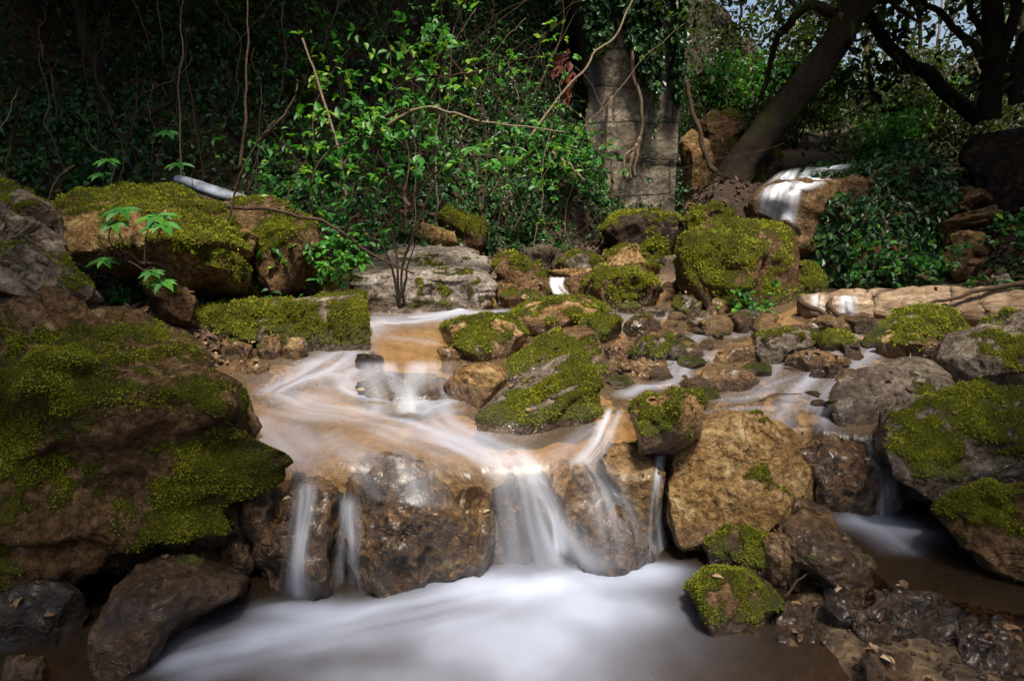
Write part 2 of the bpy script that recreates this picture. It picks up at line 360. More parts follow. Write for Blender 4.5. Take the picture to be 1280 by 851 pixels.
def terr(x, y):
    x = np.asarray(x, float); y = np.asarray(y, float)
    up = ss(.0, .2, y - ledge(x)); n1 = fbm(xy0(x * 1.6, y * 1.6), 4, 3); n2 = fbm(xy0(x * 7, y * 7), 4, 9)
    z = (zlow(x) - .12) * (1 - up) + (zmid(x, y) - .055) * up + .026 * n2 + .018 * n1
    z = z + ss(5.0, 6.2, y) * (.12 + .1 * n1) + .03 * ss(.2, .8, x) * up * np.clip(fbm(xy0(x * 4.5, y * 4.5), 4, 29), -.3, 1)
    stp = ss(-.16, -.02, y - ledge(x)) * (1 - ss(.02, .2, y - ledge(x)))
    z = z + stp * .09 * (ridged(xy0(x * 4.2, y * 4.2), 4, 23) - .5)
    z = z + (.27 + .1 * n1) * ss(0, .8, xl(y) - x)
    plat = .86 + .16 * np.clip(y - 6.6, 0, 11) * ss(8, 11, y) + .05 * np.maximum(y - 17.6, 0) + .06 * n1
    z = np.where(x > 1.4, z + (plat - z) * ss(6.1, 6.7, y) * ss(1.5, 2.0, x), z)
    bank = .28 + 1.45 * np.clip(y - yb(x), 0, 2.9) + .35 * np.maximum(y - yb(x) - 2.9, 0) + ss(0, .6, y - yb(x)) * (.3 * n1 + .12 * n2)
    z = np.where(y > yb(x) - .3, smax(bank, z), z)
    rb = .05 + .9 * np.clip(x - xr(y), 0, 3.5) + .25 * np.maximum(x - xr(y) - 3.5, 0) + ss(0, .5, x - xr(y)) * (.14 * n1 + .07 * n2)
    z = np.where(x > xr(y) - .3, smax(rb, z), z)
    far = ss(12, 30, y); z = z + 0 * far
    return np.minimum(z, 30)
gx = np.concatenate([np.linspace(-40, -6, 40)[:-1], np.linspace(-6, -2, 60)[:-1], np.linspace(-2, 3.4, 240)[:-1], np.linspace(3.4, 7, 60)[:-1], np.linspace(7, 40, 36)])
gy = np.concatenate([np.linspace(-12, 1.2, 24)[:-1], np.linspace(1.2, 5, 190)[:-1], np.linspace(5, 9, 90)[:-1], np.linspace(9, 18, 50)[:-1], np.linspace(18, 75, 40)])
GX, GY = np.meshgrid(gx, gy); GZ = terr(GX, GY)
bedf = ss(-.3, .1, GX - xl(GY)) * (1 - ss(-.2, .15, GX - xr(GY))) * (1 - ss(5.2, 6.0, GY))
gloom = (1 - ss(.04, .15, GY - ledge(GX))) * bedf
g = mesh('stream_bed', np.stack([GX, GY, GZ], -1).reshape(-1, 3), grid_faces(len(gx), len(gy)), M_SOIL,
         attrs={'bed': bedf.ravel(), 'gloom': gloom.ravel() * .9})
tag(g, kind='structure')

# ------------------------------------------------------------------ rocks
FALL = []          # rock surfaces that falling water clings to
ROCKS = {}
def poly_radius(poly, th):
    poly = np.asarray(poly, float); lo, hi = poly.min(0), poly.max(0)
    A = poly; B = np.roll(poly, -1, 0); cr = A[:, 0] * B[:, 1] - B[:, 0] * A[:, 1]
    c = ((A + B) * cr[:, None]).sum(0) / (3 * cr.sum())
    k = 360; ts = np.linspace(-np.pi, np.pi, k, endpoint=False); rad = np.zeros(k)
    for i, t in enumerate(ts):
        d = np.array([math.cos(t), -math.sin(t)]); e = B - A; w = A - c
        den = d[0] * e[:, 1] - d[1] * e[:, 0]; den = np.where(abs(den) < 1e-9, 1e-9, den)
        r = (w[:, 0] * e[:, 1] - w[:, 1] * e[:, 0]) / den; u = (w[:, 0] * d[1] - w[:, 1] * d[0]) / den
        ok = (u >= -1e-6) & (u <= 1 + 1e-6) & (r > 0); rad[i] = r[ok].max() if ok.any() else 5
    ker = np.array([1, 2, 3, 2, 1.]) / 9; rad = np.convolve(np.concatenate([rad[-2:], rad, rad[:2]]), ker, 'valid')
    return c, np.interp(th, np.append(ts, np.pi), np.append(rad, rad[0]))
def ell(x0, y0, x1, y1, s=0, n=14):
    t = np.linspace(0, 2 * np.pi, n, endpoint=False); r = np.random.default_rng(int(x0 * 7 + y0 + s))
    k = 1 + .10 * r.normal(size=n); e = .8
    cx, cy_ = (x0 + x1) / 2, (y0 + y1) / 2
    return np.stack([cx + (x1 - x0) / 2 * np.sign(np.cos(t)) * abs(np.cos(t)) ** e * k, cy_ - (y1 - y0) / 2 * np.sign(np.sin(t)) * abs(np.sin(t)) ** e * k], -1)
def rock_geo(poly, zb='mid', d=None, T=None, lean=None, facets=5, fq=(.62, .9), box=.75, rough=1.0, strata=0.0, sax=(0, .25, 1), seed=0, sink=.06, sub=None, moss=0.0,
             mdir=(0, -.15, .9), planes=(), hull=None, mgain=.55, wet=.085, wetall=0.0, pillow=1.0, flat=0.0):
    poly = np.asarray(poly, float); r = np.random.default_rng(seed + 100)
    w = np.ptp(poly[:, 0]); lo = poly[:, 1].max(); cxm = poly[:, 0].mean()
    base = onmid(cxm, lo) if zb == 'mid' else onz(cxm, lo, zb)
    y0 = base[1] if d is None else d
    wm = w * y0 / FPX; hm = np.ptp(poly[:, 1]) * y0 / FPX
    if T is None: T = .42 * min(wm, hm * 1.6)
    if lean is None: lean = .5 * T
    if d is None: d = y0 + .5 * lean + .25 * T
    sub = sub or (6 if w > 170 else 5 if w > 60 else 4)
    U, F = ico(sub)
    th = np.arctan2(U[:, 2], U[:, 0]); sp = U[:, 1]; cp = np.sqrt(np.maximum(1 - sp ** 2, 0))
    c, Rr = poly_radius(poly, th)
    cpe = cp ** box; spe = np.sign(sp) * np.abs(sp) ** box
    px = c[0] + Rr * cpe * np.cos(th); py = c[1] - Rr * cpe * np.sin(th)
    hh = np.ptp(poly[:, 1]); fr = (c[1] - py) / hh
    dd = d + lean * fr
    V = at(px, py, np.maximum(dd + T * spe, .5))
    C = V.mean(0)
    S = max(wm, .05)
    if flat:   # level top: squash what stands above
        zt = C[2] + (V[:, 2].max() - C[2]) * flat
        V[:, 2] = np.where(V[:, 2] > zt, zt + (V[:, 2] - zt) * .25, V[:, 2])
    for _ in range(facets):
        n = r.normal(size=3); n[1] = -abs(n[1]) - .2; n[2] = n[2] * .8 + .3; n /= np.linalg.norm(n)
        q = (V - C) @ n; hgt = q.max() * r.uniform(*fq); over = np.maximum(q - hgt, 0); V -= n * (over * .9)[:, None]
    if hull is not None:
        import bmesh
        hp = np.asarray(hull, float); HP = at(hp[:, 0], hp[:, 1], y0 + hp[:, 2]); bm = bmesh.new()
        for p in HP: bm.verts.new(p)
        bmesh.ops.convex_hull(bm, input=bm.verts); bm.normal_update(); C = HP.mean(0)
        pn = np.array([f.normal[:] for f in bm.faces]); pc = np.array([f.calc_center_median()[:] for f in bm.faces]); bm.free()
        hh_ = ((pc - C) * pn).sum(1); pn = np.where(hh_[:, None] < 0, -pn, pn); hh_ = np.abs(hh_)
        ax = np.abs(HP - C).max(0); Ud = unit(U * ax); den = Ud @ pn.T / hh_; den = np.maximum(den, 1e-4)
        rr = (den ** 22).sum(1) ** (-1 / 22); V = C + Ud * rr[:, None]; S = max(np.ptp(HP[:, 0]), .05)
    for nx, ny, nz_, fr_ in planes:
        n = unit(np.array([nx, ny, nz_], float)); q = (V - C) @ n; hgt = q.max() * fr_; V -= n * (np.maximum(q - hgt, 0) * .95)[:, None]
    dirn = unit(V - C); so = seed * 3.7
    h = min(S, hm * 1.5 + .02)
    V = V + dirn * (h * .10 * rough * fbm((V - C) / h * 2.0 + so, 3, seed) + h * .05 * rough * (ridged((V - C) / h * 4.5 + so, 4, seed + 3) - .55) + h * .018 * rough * fbm((V - C) / h * 16 + so, 4, seed + 8))[:, None]
    if strata:
        ax = unit(np.array(sax, float)); q = (V - C) @ ax + .06 * h * fbm((V - C) / h * 2 + so, 3, seed + 2)
        k = fbm(np.stack([q / h * 9, 0 * q, (V - C) @ np.array([1, 0, 0]) / h * .8], -1), 3, seed + 4)
        V = V + dirn * (strata * h * .10 * np.tanh(k * 3.5))[:, None]
    if hull is None: V[:, 2] -= sink * ss(.2, .5, -fr)
    else: V[:, 2] -= sink * ss(0, 1, (C[2] - V[:, 2]) / max(C[2] - V[:, 2].min(), 1e-3))
    # drop moss and wet marks
    N = vnormals(V, F)
    zw = zmid(V[:, 0], V[:, 1]) if zb == 'mid' else (base[2] if zb is not None else -9)
    q = N @ unit(np.array(mdir, float)); nz = fbm((V - C) / max(h, .12) * 3.0 + so + 5, 4, seed + 11)
    m = ss(-.30, .36, q * mgain + nz * .85 + .30 * fbm(V * 24 + so, 3, seed + 15) + (moss - .5) * 1.9 - .36) * (1.0 if moss > 0 else 0.0)
    m = m * ss(.015, .07, V[:, 2] - zw) * ss(-.75, -.15, N[:, 2])
    if moss > 0 and pillow:
        pl = m * pillow * (.008 + .020 * (fbm(V * 20 + so, 4, seed + 21) + .3)); V = V + N * pl[:, None]
        N = vnormals(V, F)
    wt = np.maximum(1 - ss(wet * .6, wet * 1.6, V[:, 2] - zw + .03 * fbm(V * 14, 3, seed + 31)), wetall)
    return V, F, N, m, wt, C, d
def add_moss(V, F, N, m, parent, d, dens=1.0, seed=0, cap=70000):
    r = np.random.default_rng(seed + 900)
    A = V[F[:, 0]]; a = .5 * np.linalg.norm(np.cross(V[F[:, 1]] - A, V[F[:, 2]] - A), axis=1)
    fm = m[F].mean(1); ctr = V[F].mean(1); fn = N[F].mean(1)
    see = (fn * unit(np.array([0, 0, HCAM]) - ctr)).sum(1) > -.35
    L = max(.005, 2.3 * d / FPX)
    w = a * np.clip(fm - .15, 0, 1) * see
    n = int(min(cap, dens * 1.9 * w.sum() / L ** 2))
    if n < 500: return
    f = r.choice(len(F), n, p=w / w.sum()); u = r.random((n, 2)); s = np.sqrt(u[:, 0])
    b = np.stack([1 - s, s * (1 - u[:, 1]), s * u[:, 1]], -1)
    P = (V[F[f]] * b[..., None]).sum(1); n_ = unit((N[F[f]] * b[..., None]).sum(1))
    D = unit(n_ * .55 + rdir(n, r) * .9 + np.array([0, 0, .05]))
    cl = fbm(P * 13 + seed, 4, seed + 40); cl2 = fbm(P * 5 + seed, 3, seed + 41)
    tint = np.clip(.50 + .34 * cl + .34 * cl2 + .07 * r.normal(size=n), 0, 1)
    P = P - n_ * L * .15 + n_ * (L * .8 * np.clip(cl, -.3, .6))[:, None]
    leaves('moss', P, D, unit(rdir(n, r) + n_), L * r.uniform(.8, 1.9, n), tint, M_MOSS, parent, simple=True, wr=.42)
def rock(name, label, cat, poly, mat, seed, group=None, fall=False, dens=1.0, **k):
    V, F, N, m, wt, C, d = rock_geo(poly, seed=seed, **k)
    loc = np.array([C[0], C[1], V[:, 2].min()])
    o = mesh(name, V, F, R[mat], None, loc, {'moss': m, 'wet': wt})
    tag(o, label, cat, group)
    if k.get('moss', 0) > .12: add_moss(V, F, N, m, o, C[1], dens, seed)
    if fall: FALL.append((V, F))
    ROCKS[label] = (V, F, N)
    return o

G_S = 'boulders standing in the stream'; G_B = 'boulders along the banks'; G_L = 'rocks of the foreground ledge'
# --- left bank
rock('mossy_boulder', 'huge mossy boulder overhanging the dark hollow beside the foreground pool', 'boulder', [(-30, 296), (40, 300), (100, 342), (150, 364), (205, 378), (245, 408), (285, 453), (312, 498), (322, 540), (368, 575), (396, 606), (352, 632), (300, 648), (240, 664), (180, 688), (100, 710), (0, 720), (-120, 710), (-220, 600), (-200, 380)], 'brown', 1, zb=None, d=2.35, T=.55, lean=.55, sax=(.35, .2, 1), mdir=(.45, -.6, .3), sink=0, group=G_B, pillow=.55, planes=((.3, -.95, .0, .62), (.5, -.15, .85, .86), (-.1, -.6, -.8, .95)), strata=.3, dens=1.3, facets=4, fq=(.78, .95), moss=.385)
rock('rock_slab', 'bare grey slab slanting down from the left edge onto the huge boulder', 'rock', [(-80, 240), (0, 258), (30, 290), (70, 332), (108, 364), (80, 380), (30, 366), (0, 360), (-90, 360)], 'grey', 2, zb=None, T=.28, lean=.4, facets=4, sax=(.6, 0, .8), sink=0, group=G_B, d=2.62, moss=.36, strata=1.1)
rock('boulder', 'brown blocky boulder at the left edge above the slanting slab', 'boulder',
     [(-60, 214), (0, 217), (38, 238), (76, 262), (80, 288), (58, 306), (24, 290), (-60, 290)], 'grey', 3, zb=None, d=3.3, T=.35, lean=.3, sink=.1, group=G_B, moss=0.38)
rock('boulder', 'broad tan boulder with mossy top behind the leafy seedlings', 'boulder',
     [(78, 262), (120, 245), (170, 237), (230, 243), (280, 263), (305, 290), (312, 332), (300, 357), (240, 352), (190, 332), (150, 327), (95, 322), (76, 298)],
     'tan', 4, zb=None, d=4.0, T=.5, lean=.55, facets=5, strata=.4, mdir=(.5, -.2, .8), sink=.08, group=G_B, planes=((.1, -.75, -.6, .7), (.35, -.3, .9, .75)), moss=.43)
rock('mossy_boulder', 'shadowy mossy boulder right of the broad tan boulder', 'boulder',
     [(258, 257), (300, 250), (345, 254), (390, 284), (402, 320), (382, 352), (330, 352), (300, 340)], 'brown', 5, zb=None, d=4.55, T=.45, lean=.4, moss=.55, sink=.1, group=G_B)
rock('stone', 'small square brown stone wedged under the broad tan boulder', 'stone', [(170, 350), (200, 345), (235, 360), (247, 378), (236, 392), (190, 388)], 'brown', 6, zb=None, d=3.55, moss=.35, sink=.1)
rock('rock_slab', 'long level mossy slab at the left edge of the shallow stream', 'rock',
     [(228, 390), (260, 381), (330, 373), (400, 372), (450, 367), (459, 380), (458, 405), (463, 432), (440, 442), (400, 438), (340, 426), (290, 420), (240, 408)],
     'grey', 7, T=.22, lean=.22, fq=(.75, .95), box=.5, sink=.06, group=G_B, hull=[(230, 390, 0.12), (330, 376, 0.14), (457, 369, 0.16), (236, 410, 0.1), (340, 428, 0.03), (440, 443, 0), (464, 433, 0.03), (461, 385, 0.1), (260, 381, 0.4), (452, 366, 0.45), (300, 400, 0.5), (460, 410, 0.5)], planes=(), facets=0, rough=.6, moss=.68, mdir=(0, -.7, .6))
rock('stone', 'rounded brown stone behind the long mossy slab', 'stone', ell(285, 345, 345, 385), 'brown', 8, zb=None, d=4.3, moss=.5)
rock('stone', 'low brown stone left of the grey flat slab', 'stone', ell(345, 335, 420, 380), 'dark', 9, zb=None, d=4.6, moss=.5)
for i, (b, lb) in enumerate([((268, 424, 318, 452), 'pale crumbly stone at the left end of the gravel strip'), ((318, 422, 352, 447), 'tan angular stone in the middle of the gravel strip'), ((345, 420, 385, 446), 'brown rounded stone at the right end of the gravel strip'), ((290, 450, 340, 466), 'flat tan stone level with the water by the huge boulder')]):
    rock('stone', lb, 'stone', ell(*b), 'tan', 20 + i, moss=.1 if i else .25)
# --- grey slab and the rocks behind it
rock('rock_slab', 'large flat grey slab with bright moss on its right end', 'rock',
     [(430, 322), (470, 303), (540, 303), (585, 306), (614, 320), (623, 345), (618, 380), (560, 390), (480, 392), (440, 378), (428, 350)],
     'pale', 10, T=.45, lean=.75, fq=(.8, .95), box=.55, sink=.06, group=G_B, hull=[(438, 378, 0.1), (480, 393, 0), (560, 391, 0), (620, 379, 0.08), (430, 345, 0.2), (500, 356, 0.06), (590, 346, 0.08), (622, 345, 0.2), (468, 302, 1), (540, 301, 1), (586, 305, 0.9), (615, 318, 0.7), (450, 350, 1), (610, 350, 1)], planes=(), facets=0, rough=.6, strata=.35, mdir=(.9, -.55, -.15), moss=.52)
rock('stone', 'tan flat stone on the bank behind the grey slab', 'stone', [(497, 290), (530, 278), (565, 290), (575, 304), (520, 308)], 'tan', 11, zb=None, d=5.6, moss=.15)
rock('mossy_boulder', 'round shadowed mossy stone on the bank behind the grey slab', 'boulder', ell(545, 267, 606, 310), 'brown', 12, zb=None, d=5.8, moss=.6)
rock('boulder', 'brown block with mossy cracks right of the grey slab', 'boulder', [(612, 322), (640, 315), (675, 326), (695, 342), (682, 362), (640, 366), (616, 350)], 'brown', 13, zb=None, d=5.35, T=.25, moss=.42, facets=7, sink=.15)
rock('rock', 'grey flat rock at the foot of the ivy bank', 'rock', [(648, 308), (690, 306), (697, 320), (680, 332), (655, 326)], 'grey', 14, zb=None, d=6.1, moss=.1, sink=.15)
rock('stone', 'pale tan stone touching the right end of the grey slab', 'stone', ell(618, 350, 645, 382), 'tan', 15, d=4.9, moss=.05)
rock('stone', 'dark brown stone left of the little white cascade', 'stone', ell(645, 345, 692, 372), 'brown', 16, zb=None, d=5.1, moss=.25)
rock('stone', 'mossy tan stone lying in front of the dark brown stone', 'stone', ell(622, 362, 680, 388), 'tan', 17, d=4.75, moss=.5)
rock('stone', 'brown stone with moss just right of the little white cascade', 'stone', [(705, 352), (740, 338), (748, 350), (735, 366), (712, 368)], 'brown', 18, zb=None, d=5.1, moss=.4)
rock('rock', 'thin tan ledge above the little white cascade', 'rock', ell(680, 336, 745, 350), 'tan', 19, zb=None, d=5.4, moss=.1)
rock('mossy_boulder', 'wide mossy boulder behind the pair of cracked mossy boulders, left side', 'boulder', [(690, 335), (720, 315), (745, 316), (760, 330), (745, 345), (705, 345)], 'grey', 30, zb=None, d=5.8, sink=.15, moss=0.52)
rock('mossy_boulder', 'tall mossy boulder with bare brown streaks behind the cracked one', 'boulder', [(752, 318), (775, 305), (795, 308), (822, 335), (825, 350), (790, 352), (755, 345)], 'tan', 31, zb=None, d=5.75, sink=.2, moss=0.5)
rock('mossy_boulder', 'broad olive boulder with a cracked ledge across its top', 'boulder', [(737, 366), (742, 338), (760, 330), (790, 332), (818, 346), (830, 365), (826, 384), (790, 388), (750, 382)], 'brown', 32, T=.35, facets=4, mdir=(.4, 0, .9), group=G_S, moss=0.5, planes=((.1, -.9, -.1, .65), (0, -.2, 1, .85)))
rock('mossy_stone', 'small bright mossy stone before the broad olive boulder', 'stone', [(743, 378), (760, 362), (772, 360), (781, 372), (775, 384), (755, 386)], 'grey', 33, moss=.85)
rock('mossy_stone', 'low moss cushion stone right of the small bright mossy stone', 'stone', ell(764, 378, 800, 393), 'grey', 34, moss=.9)
# --- mossy stones in the middle of the stream
rock('mossy_boulder', 'long low mossy mound with bare tan left flank in mid stream', 'boulder',
     [(636, 400), (660, 379), (700, 370), (735, 373), (768, 390), (758, 408), (720, 406), (690, 417), (650, 412)], 'tan', 35, T=.32, lean=.3, facets=2, mdir=(.3, -.2, .9), group=G_S, moss=.46)
rock('mossy_boulder', 'rounded moss cushion boulder standing where the stream bends', 'boulder',
     [(550, 412), (575, 397), (610, 391), (640, 402), (668, 428), (650, 442), (600, 445), (565, 434)], 'tan', 36, T=.25, facets=2, group=G_S, moss=.62)
rock('stone', 'tan stone tucked under the long mossy mound', 'stone', ell(670, 398, 725, 420), 'tan', 37, moss=.08)
rock('mossy_stone', 'bright green mossy stone behind the tilted slab pair', 'stone', [(722, 402), (745, 394), (770, 398), (778, 412), (760, 428), (735, 424)], 'grey', 38, moss=.95, group=G_S)
rock('rock_slab', 'tilted mossy slab at the back of the slab pair', 'rock',
     [(626, 460), (655, 434), (700, 413), (735, 404), (746, 425), (766, 472), (760, 484), (735, 478), (700, 474), (640, 480)], 'brown', 39, T=.22, lean=.25, fq=(.55, .8), box=.55, group=G_S, hull=[(625, 458, 0.08), (630, 478, 0), (645, 484, 0), (655, 433, 0.22), (700, 410, 0.32), (737, 402, 0.36), (746, 424, 0.2), (768, 474, 0.05), (760, 486, 0.03), (700, 482, 0), (680, 420, 0.5), (752, 440, 0.5), (640, 455, 0.4)], planes=(), facets=0, rough=.6, mdir=(-.6, -.5, .6), mgain=1.1, pillow=.3, moss=.30)
rock('rock_slab', 'tilted wedge slab with mossy flank at the front of the slab pair', 'rock',
     [(585, 522), (620, 490), (680, 455), (726, 437), (741, 460), (754, 492), (747, 512), (700, 532), (650, 548), (590, 545)], 'grey', 40, lean=.26, fq=(.5, .75), box=.5, group=G_S, hull=[(588, 540, 0.02), (655, 549, 0), (748, 514, 0.15), (754, 490, 0.17), (727, 439, 0.24), (586, 520, 0.1), (622, 487, 0.24), (685, 452, 0.34), (737, 446, 0.36), (640, 520, 0.42), (745, 500, 0.45)], planes=(), facets=0, rough=.55, strata=.3, sax=(-.45, .3, .85), mdir=(.05, -1, -.12), moss=.5, mgain=1.3, pillow=.35, T=.26)
rock('boulder', 'smooth bare tan boulder left of the tilted slab pair', 'boulder',
     [(553, 482), (573, 459), (605, 451), (633, 458), (638, 476), (618, 498), (590, 506), (562, 502)], 'tan', 41, T=.16, facets=1, rough=.7, moss=.1, group=G_S)
rock('mossy_boulder', 'mossy boulder between the wedge slab and the big tan ledge boulder', 'boulder',
     [(786, 518), (810, 500), (845, 489), (870, 494), (880, 515), (868, 542), (835, 558), (800, 553)], 'tan', 42, zb=0.0, T=.17, facets=3, mdir=(-.2, -.4, .7), group=G_S, moss=0.52, planes=((-.5, -.6, .5, .7), (.7, -.6, .3, .75)))
rock('stone', 'brown rounded stone behind the mossy wedge stone', 'stone', ell(773, 397, 828, 420), 'brown', 43, moss=.42)
rock('mossy_stone', 'green wedge stone rising to a point right of the slab pair', 'stone', [(785, 444), (815, 424), (838, 413), (843, 430), (842, 450), (825, 456), (798, 450)], 'grey', 44, facets=4, fq=(.5, .75), moss=.55, group=G_S)
rock('stone', 'flat pale tan stone before the green wedge stone', 'stone', [(762, 452), (795, 445), (830, 452), (835, 466), (800, 474), (768, 468)], 'tan', 45, moss=.06, flat=.6)
rock('stone', 'flat tan stone beside the back tilted slab', 'stone', ell(748, 430, 800, 450), 'tan', 46, moss=.05)
rock('stone', 'little round tan stone in front of the flat pale stone', 'stone', ell(782, 464, 812, 478), 'tan', 47, moss=.2)
rock('stone', 'olive rounded stone with greenish top left of the waterfall boulder foot', 'stone', [(853, 408), (868, 395), (888, 389), (898, 400), (896, 414), (870, 416)], 'grey', 48, moss=.38, group=G_S)
rock('stone', 'brown flat topped stone left of the grey green stone', 'stone', ell(903, 391, 950, 408), 'brown', 49, moss=.15)
rock('boulder', 'grey green boulder in the middle of the right hand shallows', 'boulder', [(943, 440), (950, 422), (985, 412), (1008, 418), (1012, 432), (990, 448), (960, 458)], 'grey', 50, T=.18, moss=.42, group=G_S)
rock('mossy_stone', 'yellow moss topped stone right of the grey green boulder', 'stone', ell(1008, 416, 1068, 440), 'tan', 51, moss=.6)
rock('stone', 'wide tan wet stone before the grey green boulder', 'stone', [(978, 460), (985, 445), (1020, 437), (1055, 444), (1070, 455), (1030, 464), (1000, 468)], 'tan', 52, moss=.05, wetall=.4)
rock('stone', 'brown stone washed by water left of the grey green boulder', 'stone', ell(895, 432, 948, 457), 'tan', 53, moss=0, wetall=.7)
rock('rock', 'long tan ledge of stone crossing the shallows below the log', 'rock', [(985, 408), (1030, 400), (1080, 404), (1085, 418), (1040, 416), (990, 418)], 'tan', 54, wetall=.4, moss=0)
rock('stone', 'flat brown stone with a wet front by the green wedge stone', 'stone', ell(842, 434, 880, 452), 'brown', 55, wetall=.5, moss=0)
rock('rock', 'broad washed tan hump under thin water in the right shallows', 'rock', [(860, 478), (880, 464), (910, 459), (940, 465), (955, 482), (920, 490), (880, 490)], 'tan', 56, wetall=.8, moss=0, rough=.8)
rock('stone', 'dark brown stone beside the grey mossy boulder edge', 'stone', ell(1010, 462, 1035, 478), 'brown', 57, wetall=.4)
rock('stone', 'brown pebble pair member nearest the grey mossy boulder', 'stone', ell(1028, 455, 1055, 476), 'brown', 58, wetall=.4)
rock('wet_boulder', 'dark violet rock awash under the silky water of the bend', 'rock', [(440, 478), (470, 466), (520, 466), (562, 474), (570, 496), (530, 508), (480, 504), (448, 494)], 'travertine', 130, rough=1.4, wetall=.9, moss=0, fall=True, T=.08, lean=.3)
rock('stone', 'dark stone splitting the current before the long mossy slab', 'stone', ell(442, 441, 478, 462), 'dark', 131, wetall=.9, moss=0)
rock('stone', 'rounded brown stone barely breaking the water of the bend', 'stone', ell(545, 434, 582, 452), 'tan', 132, wetall=.7, moss=0)
# --- back: waterfall and pool rim
rock('mossy_boulder', 'big blocky mossy boulder below the back waterfall', 'boulder',
     [(842, 335), (850, 300), (875, 279), (930, 277), (986, 281), (1001, 310), (1004, 350), (992, 382), (930, 390), (870, 380), (845, 362)], 'brown', 60, T=.5, lean=.3, facets=5, mdir=(-.1, -.3, .8), group=G_B, planes=((-.2, -.9, .2, .7), (.6, -.7, .0, .75), (0, -.1, 1, .8)), moss=.62)
rock('mossy_stone', 'bright mossy lump leaning on the big blocky boulder right side', 'stone', [(995, 345), (1003, 330), (1018, 336), (1034, 355), (1028, 366), (1000, 368)], 'grey', 61, zb=None, d=5.05, moss=.9)
rock('waterfall_boulder', 'great rounded boulder that the back waterfall runs over', 'boulder',
     [(924, 244), (945, 222), (985, 209), (1040, 203), (1080, 200), (1115, 184), (1158, 174), (1176, 200), (1184, 260), (1178, 320), (1140, 362), (1060, 368), (1000, 350), (975, 320), (950, 292), (930, 268)], 'brown', 62, zb=None, d=6.0, T=.75, lean=.5, facets=3, fq=(.75, .92), mdir=(-.3, 0, .9), strata=.3, sink=.15, fall=True, group=G_B, planes=((-.1, -.95, 0, .8),), moss=.46)
rock('mossy_boulder', 'mossy pyramid rock at the foot of the stone wall', 'boulder', [(852, 285), (862, 258), (890, 248), (915, 262), (925, 280), (880, 288)], 'brown', 63, zb=None, d=6.6, moss=.6, sink=.3)
rock('boulder', 'long mossy ledge of rock below the stone wall', 'boulder', [(752, 285), (775, 268), (820, 262), (860, 275), (862, 300), (830, 318), (780, 312), (755, 300)], 'dark', 64, zb=None, d=6.5, moss=.55, T=.4, sink=.3)
rock('boulder', 'grey green rock wedged behind the leaning trunk', 'boulder', [(872, 155), (890, 138), (920, 142), (935, 165), (925, 190), (890, 190), (875, 180)], 'brown', 65, zb=None, d=8.2, moss=.45, sink=.5)
rock('boulder', 'pale brown rock between the stone wall and leaning trunk', 'boulder', [(848, 180), (865, 160), (890, 175), (895, 205), (885, 228), (855, 225)], 'tan', 66, zb=None, d=7.6, moss=.12, sink=.5)
rock('mossy_boulder', 'dim mossy rock behind the waterfall lip', 'boulder', ell(935, 190, 985, 222), 'dark', 67, zb=None, d=7.2, moss=.55, sink=.3)
for i, (b, lb) in enumerate([((828, 318, 852, 345), 'small grey stone left of the big blocky boulder'), ((842, 340, 872, 368), 'mossy brown stone at the left foot of the big blocky boulder'), ((838, 372, 880, 396), 'mossy flat stone in front of the big blocky boulder'), ((880, 374, 915, 392), 'pale stone at the front foot of the big blocky boulder'), ((800, 384, 838, 398), 'grey stone at the edge of the far brown water')]):
    rock('stone', lb, 'stone', ell(*b), ['grey', 'brown', 'grey', 'tan', 'grey'][i], 70 + i, moss=[.1, .5, .6, .05, .1][i])
# --- right bank
rock('rock', 'upper brown layered ledge on the right bank', 'rock', [(1160, 258), (1185, 243), (1240, 238), (1243, 250), (1200, 264), (1168, 268)], 'brown', 80, zb=None, d=5.9, strata=1.0, moss=.1, sink=.15)
rock('rock', 'lower brown layered ledge on the right bank', 'rock', [(1165, 285), (1195, 270), (1250, 254), (1258, 266), (1220, 282), (1180, 296)], 'brown', 81, zb=None, d=5.75, strata=1.0, moss=.05, sink=.15)
rock('stone', 'pale flat stone on the right bank below the layered ledges', 'stone', ell(1186, 289, 1232, 302), 'tan', 82, zb=None, d=5.55, moss=0, sink=.15)
rock('rock', 'crumbling brown rock under the pale flat stone', 'rock', ell(1175, 300, 1235, 330), 'brown', 83, zb=None, d=5.55, moss=.2, sink=.15)
rock('stone', 'bluish grey stone near the right end of the log', 'stone', ell(1240, 341, 1266, 356), 'pale', 84, zb=None, d=5.2, moss=0)
rock('mossy_stone', 'long low mossy stone behind the log', 'stone', ell(1050, 352, 1110, 372), 'grey', 85, zb=None, d=5.35, moss=.75)
rock('mossy_stone', 'small mossy stone behind the middle of the log', 'stone', ell(1110, 350, 1140, 368), 'grey', 86, zb=None, d=5.4, moss=.7)
rock('boulder', 'huge dim boulder high on the right bank at the frame edge', 'boulder', [(1200, 200), (1225, 172), (1300, 155), (1350, 165), (1350, 225), (1240, 228)], 'dark', 87, zb=None, d=6.8, moss=.3, T=.6, sink=.5)
rock('mossy_boulder', 'bright mossy boulder in front of the log', 'boulder', [(1090, 415), (1130, 390), (1158, 384), (1190, 394), (1214, 410), (1185, 428), (1130, 428)], 'grey', 88, T=.25, facets=2, group=G_S, moss=0.72)
rock('mossy_stone', 'low mossy stone below the bright mossy boulder', 'stone', [(1088, 436), (1110, 420), (1145, 412), (1175, 425), (1170, 440), (1130, 448), (1098, 446)], 'tan', 89, group=G_S, moss=0.55)
rock('boulder', 'brown smooth stone right of the low mossy stone', 'boulder', ell(1122, 424, 1190, 452), 'brown', 90, moss=.1)
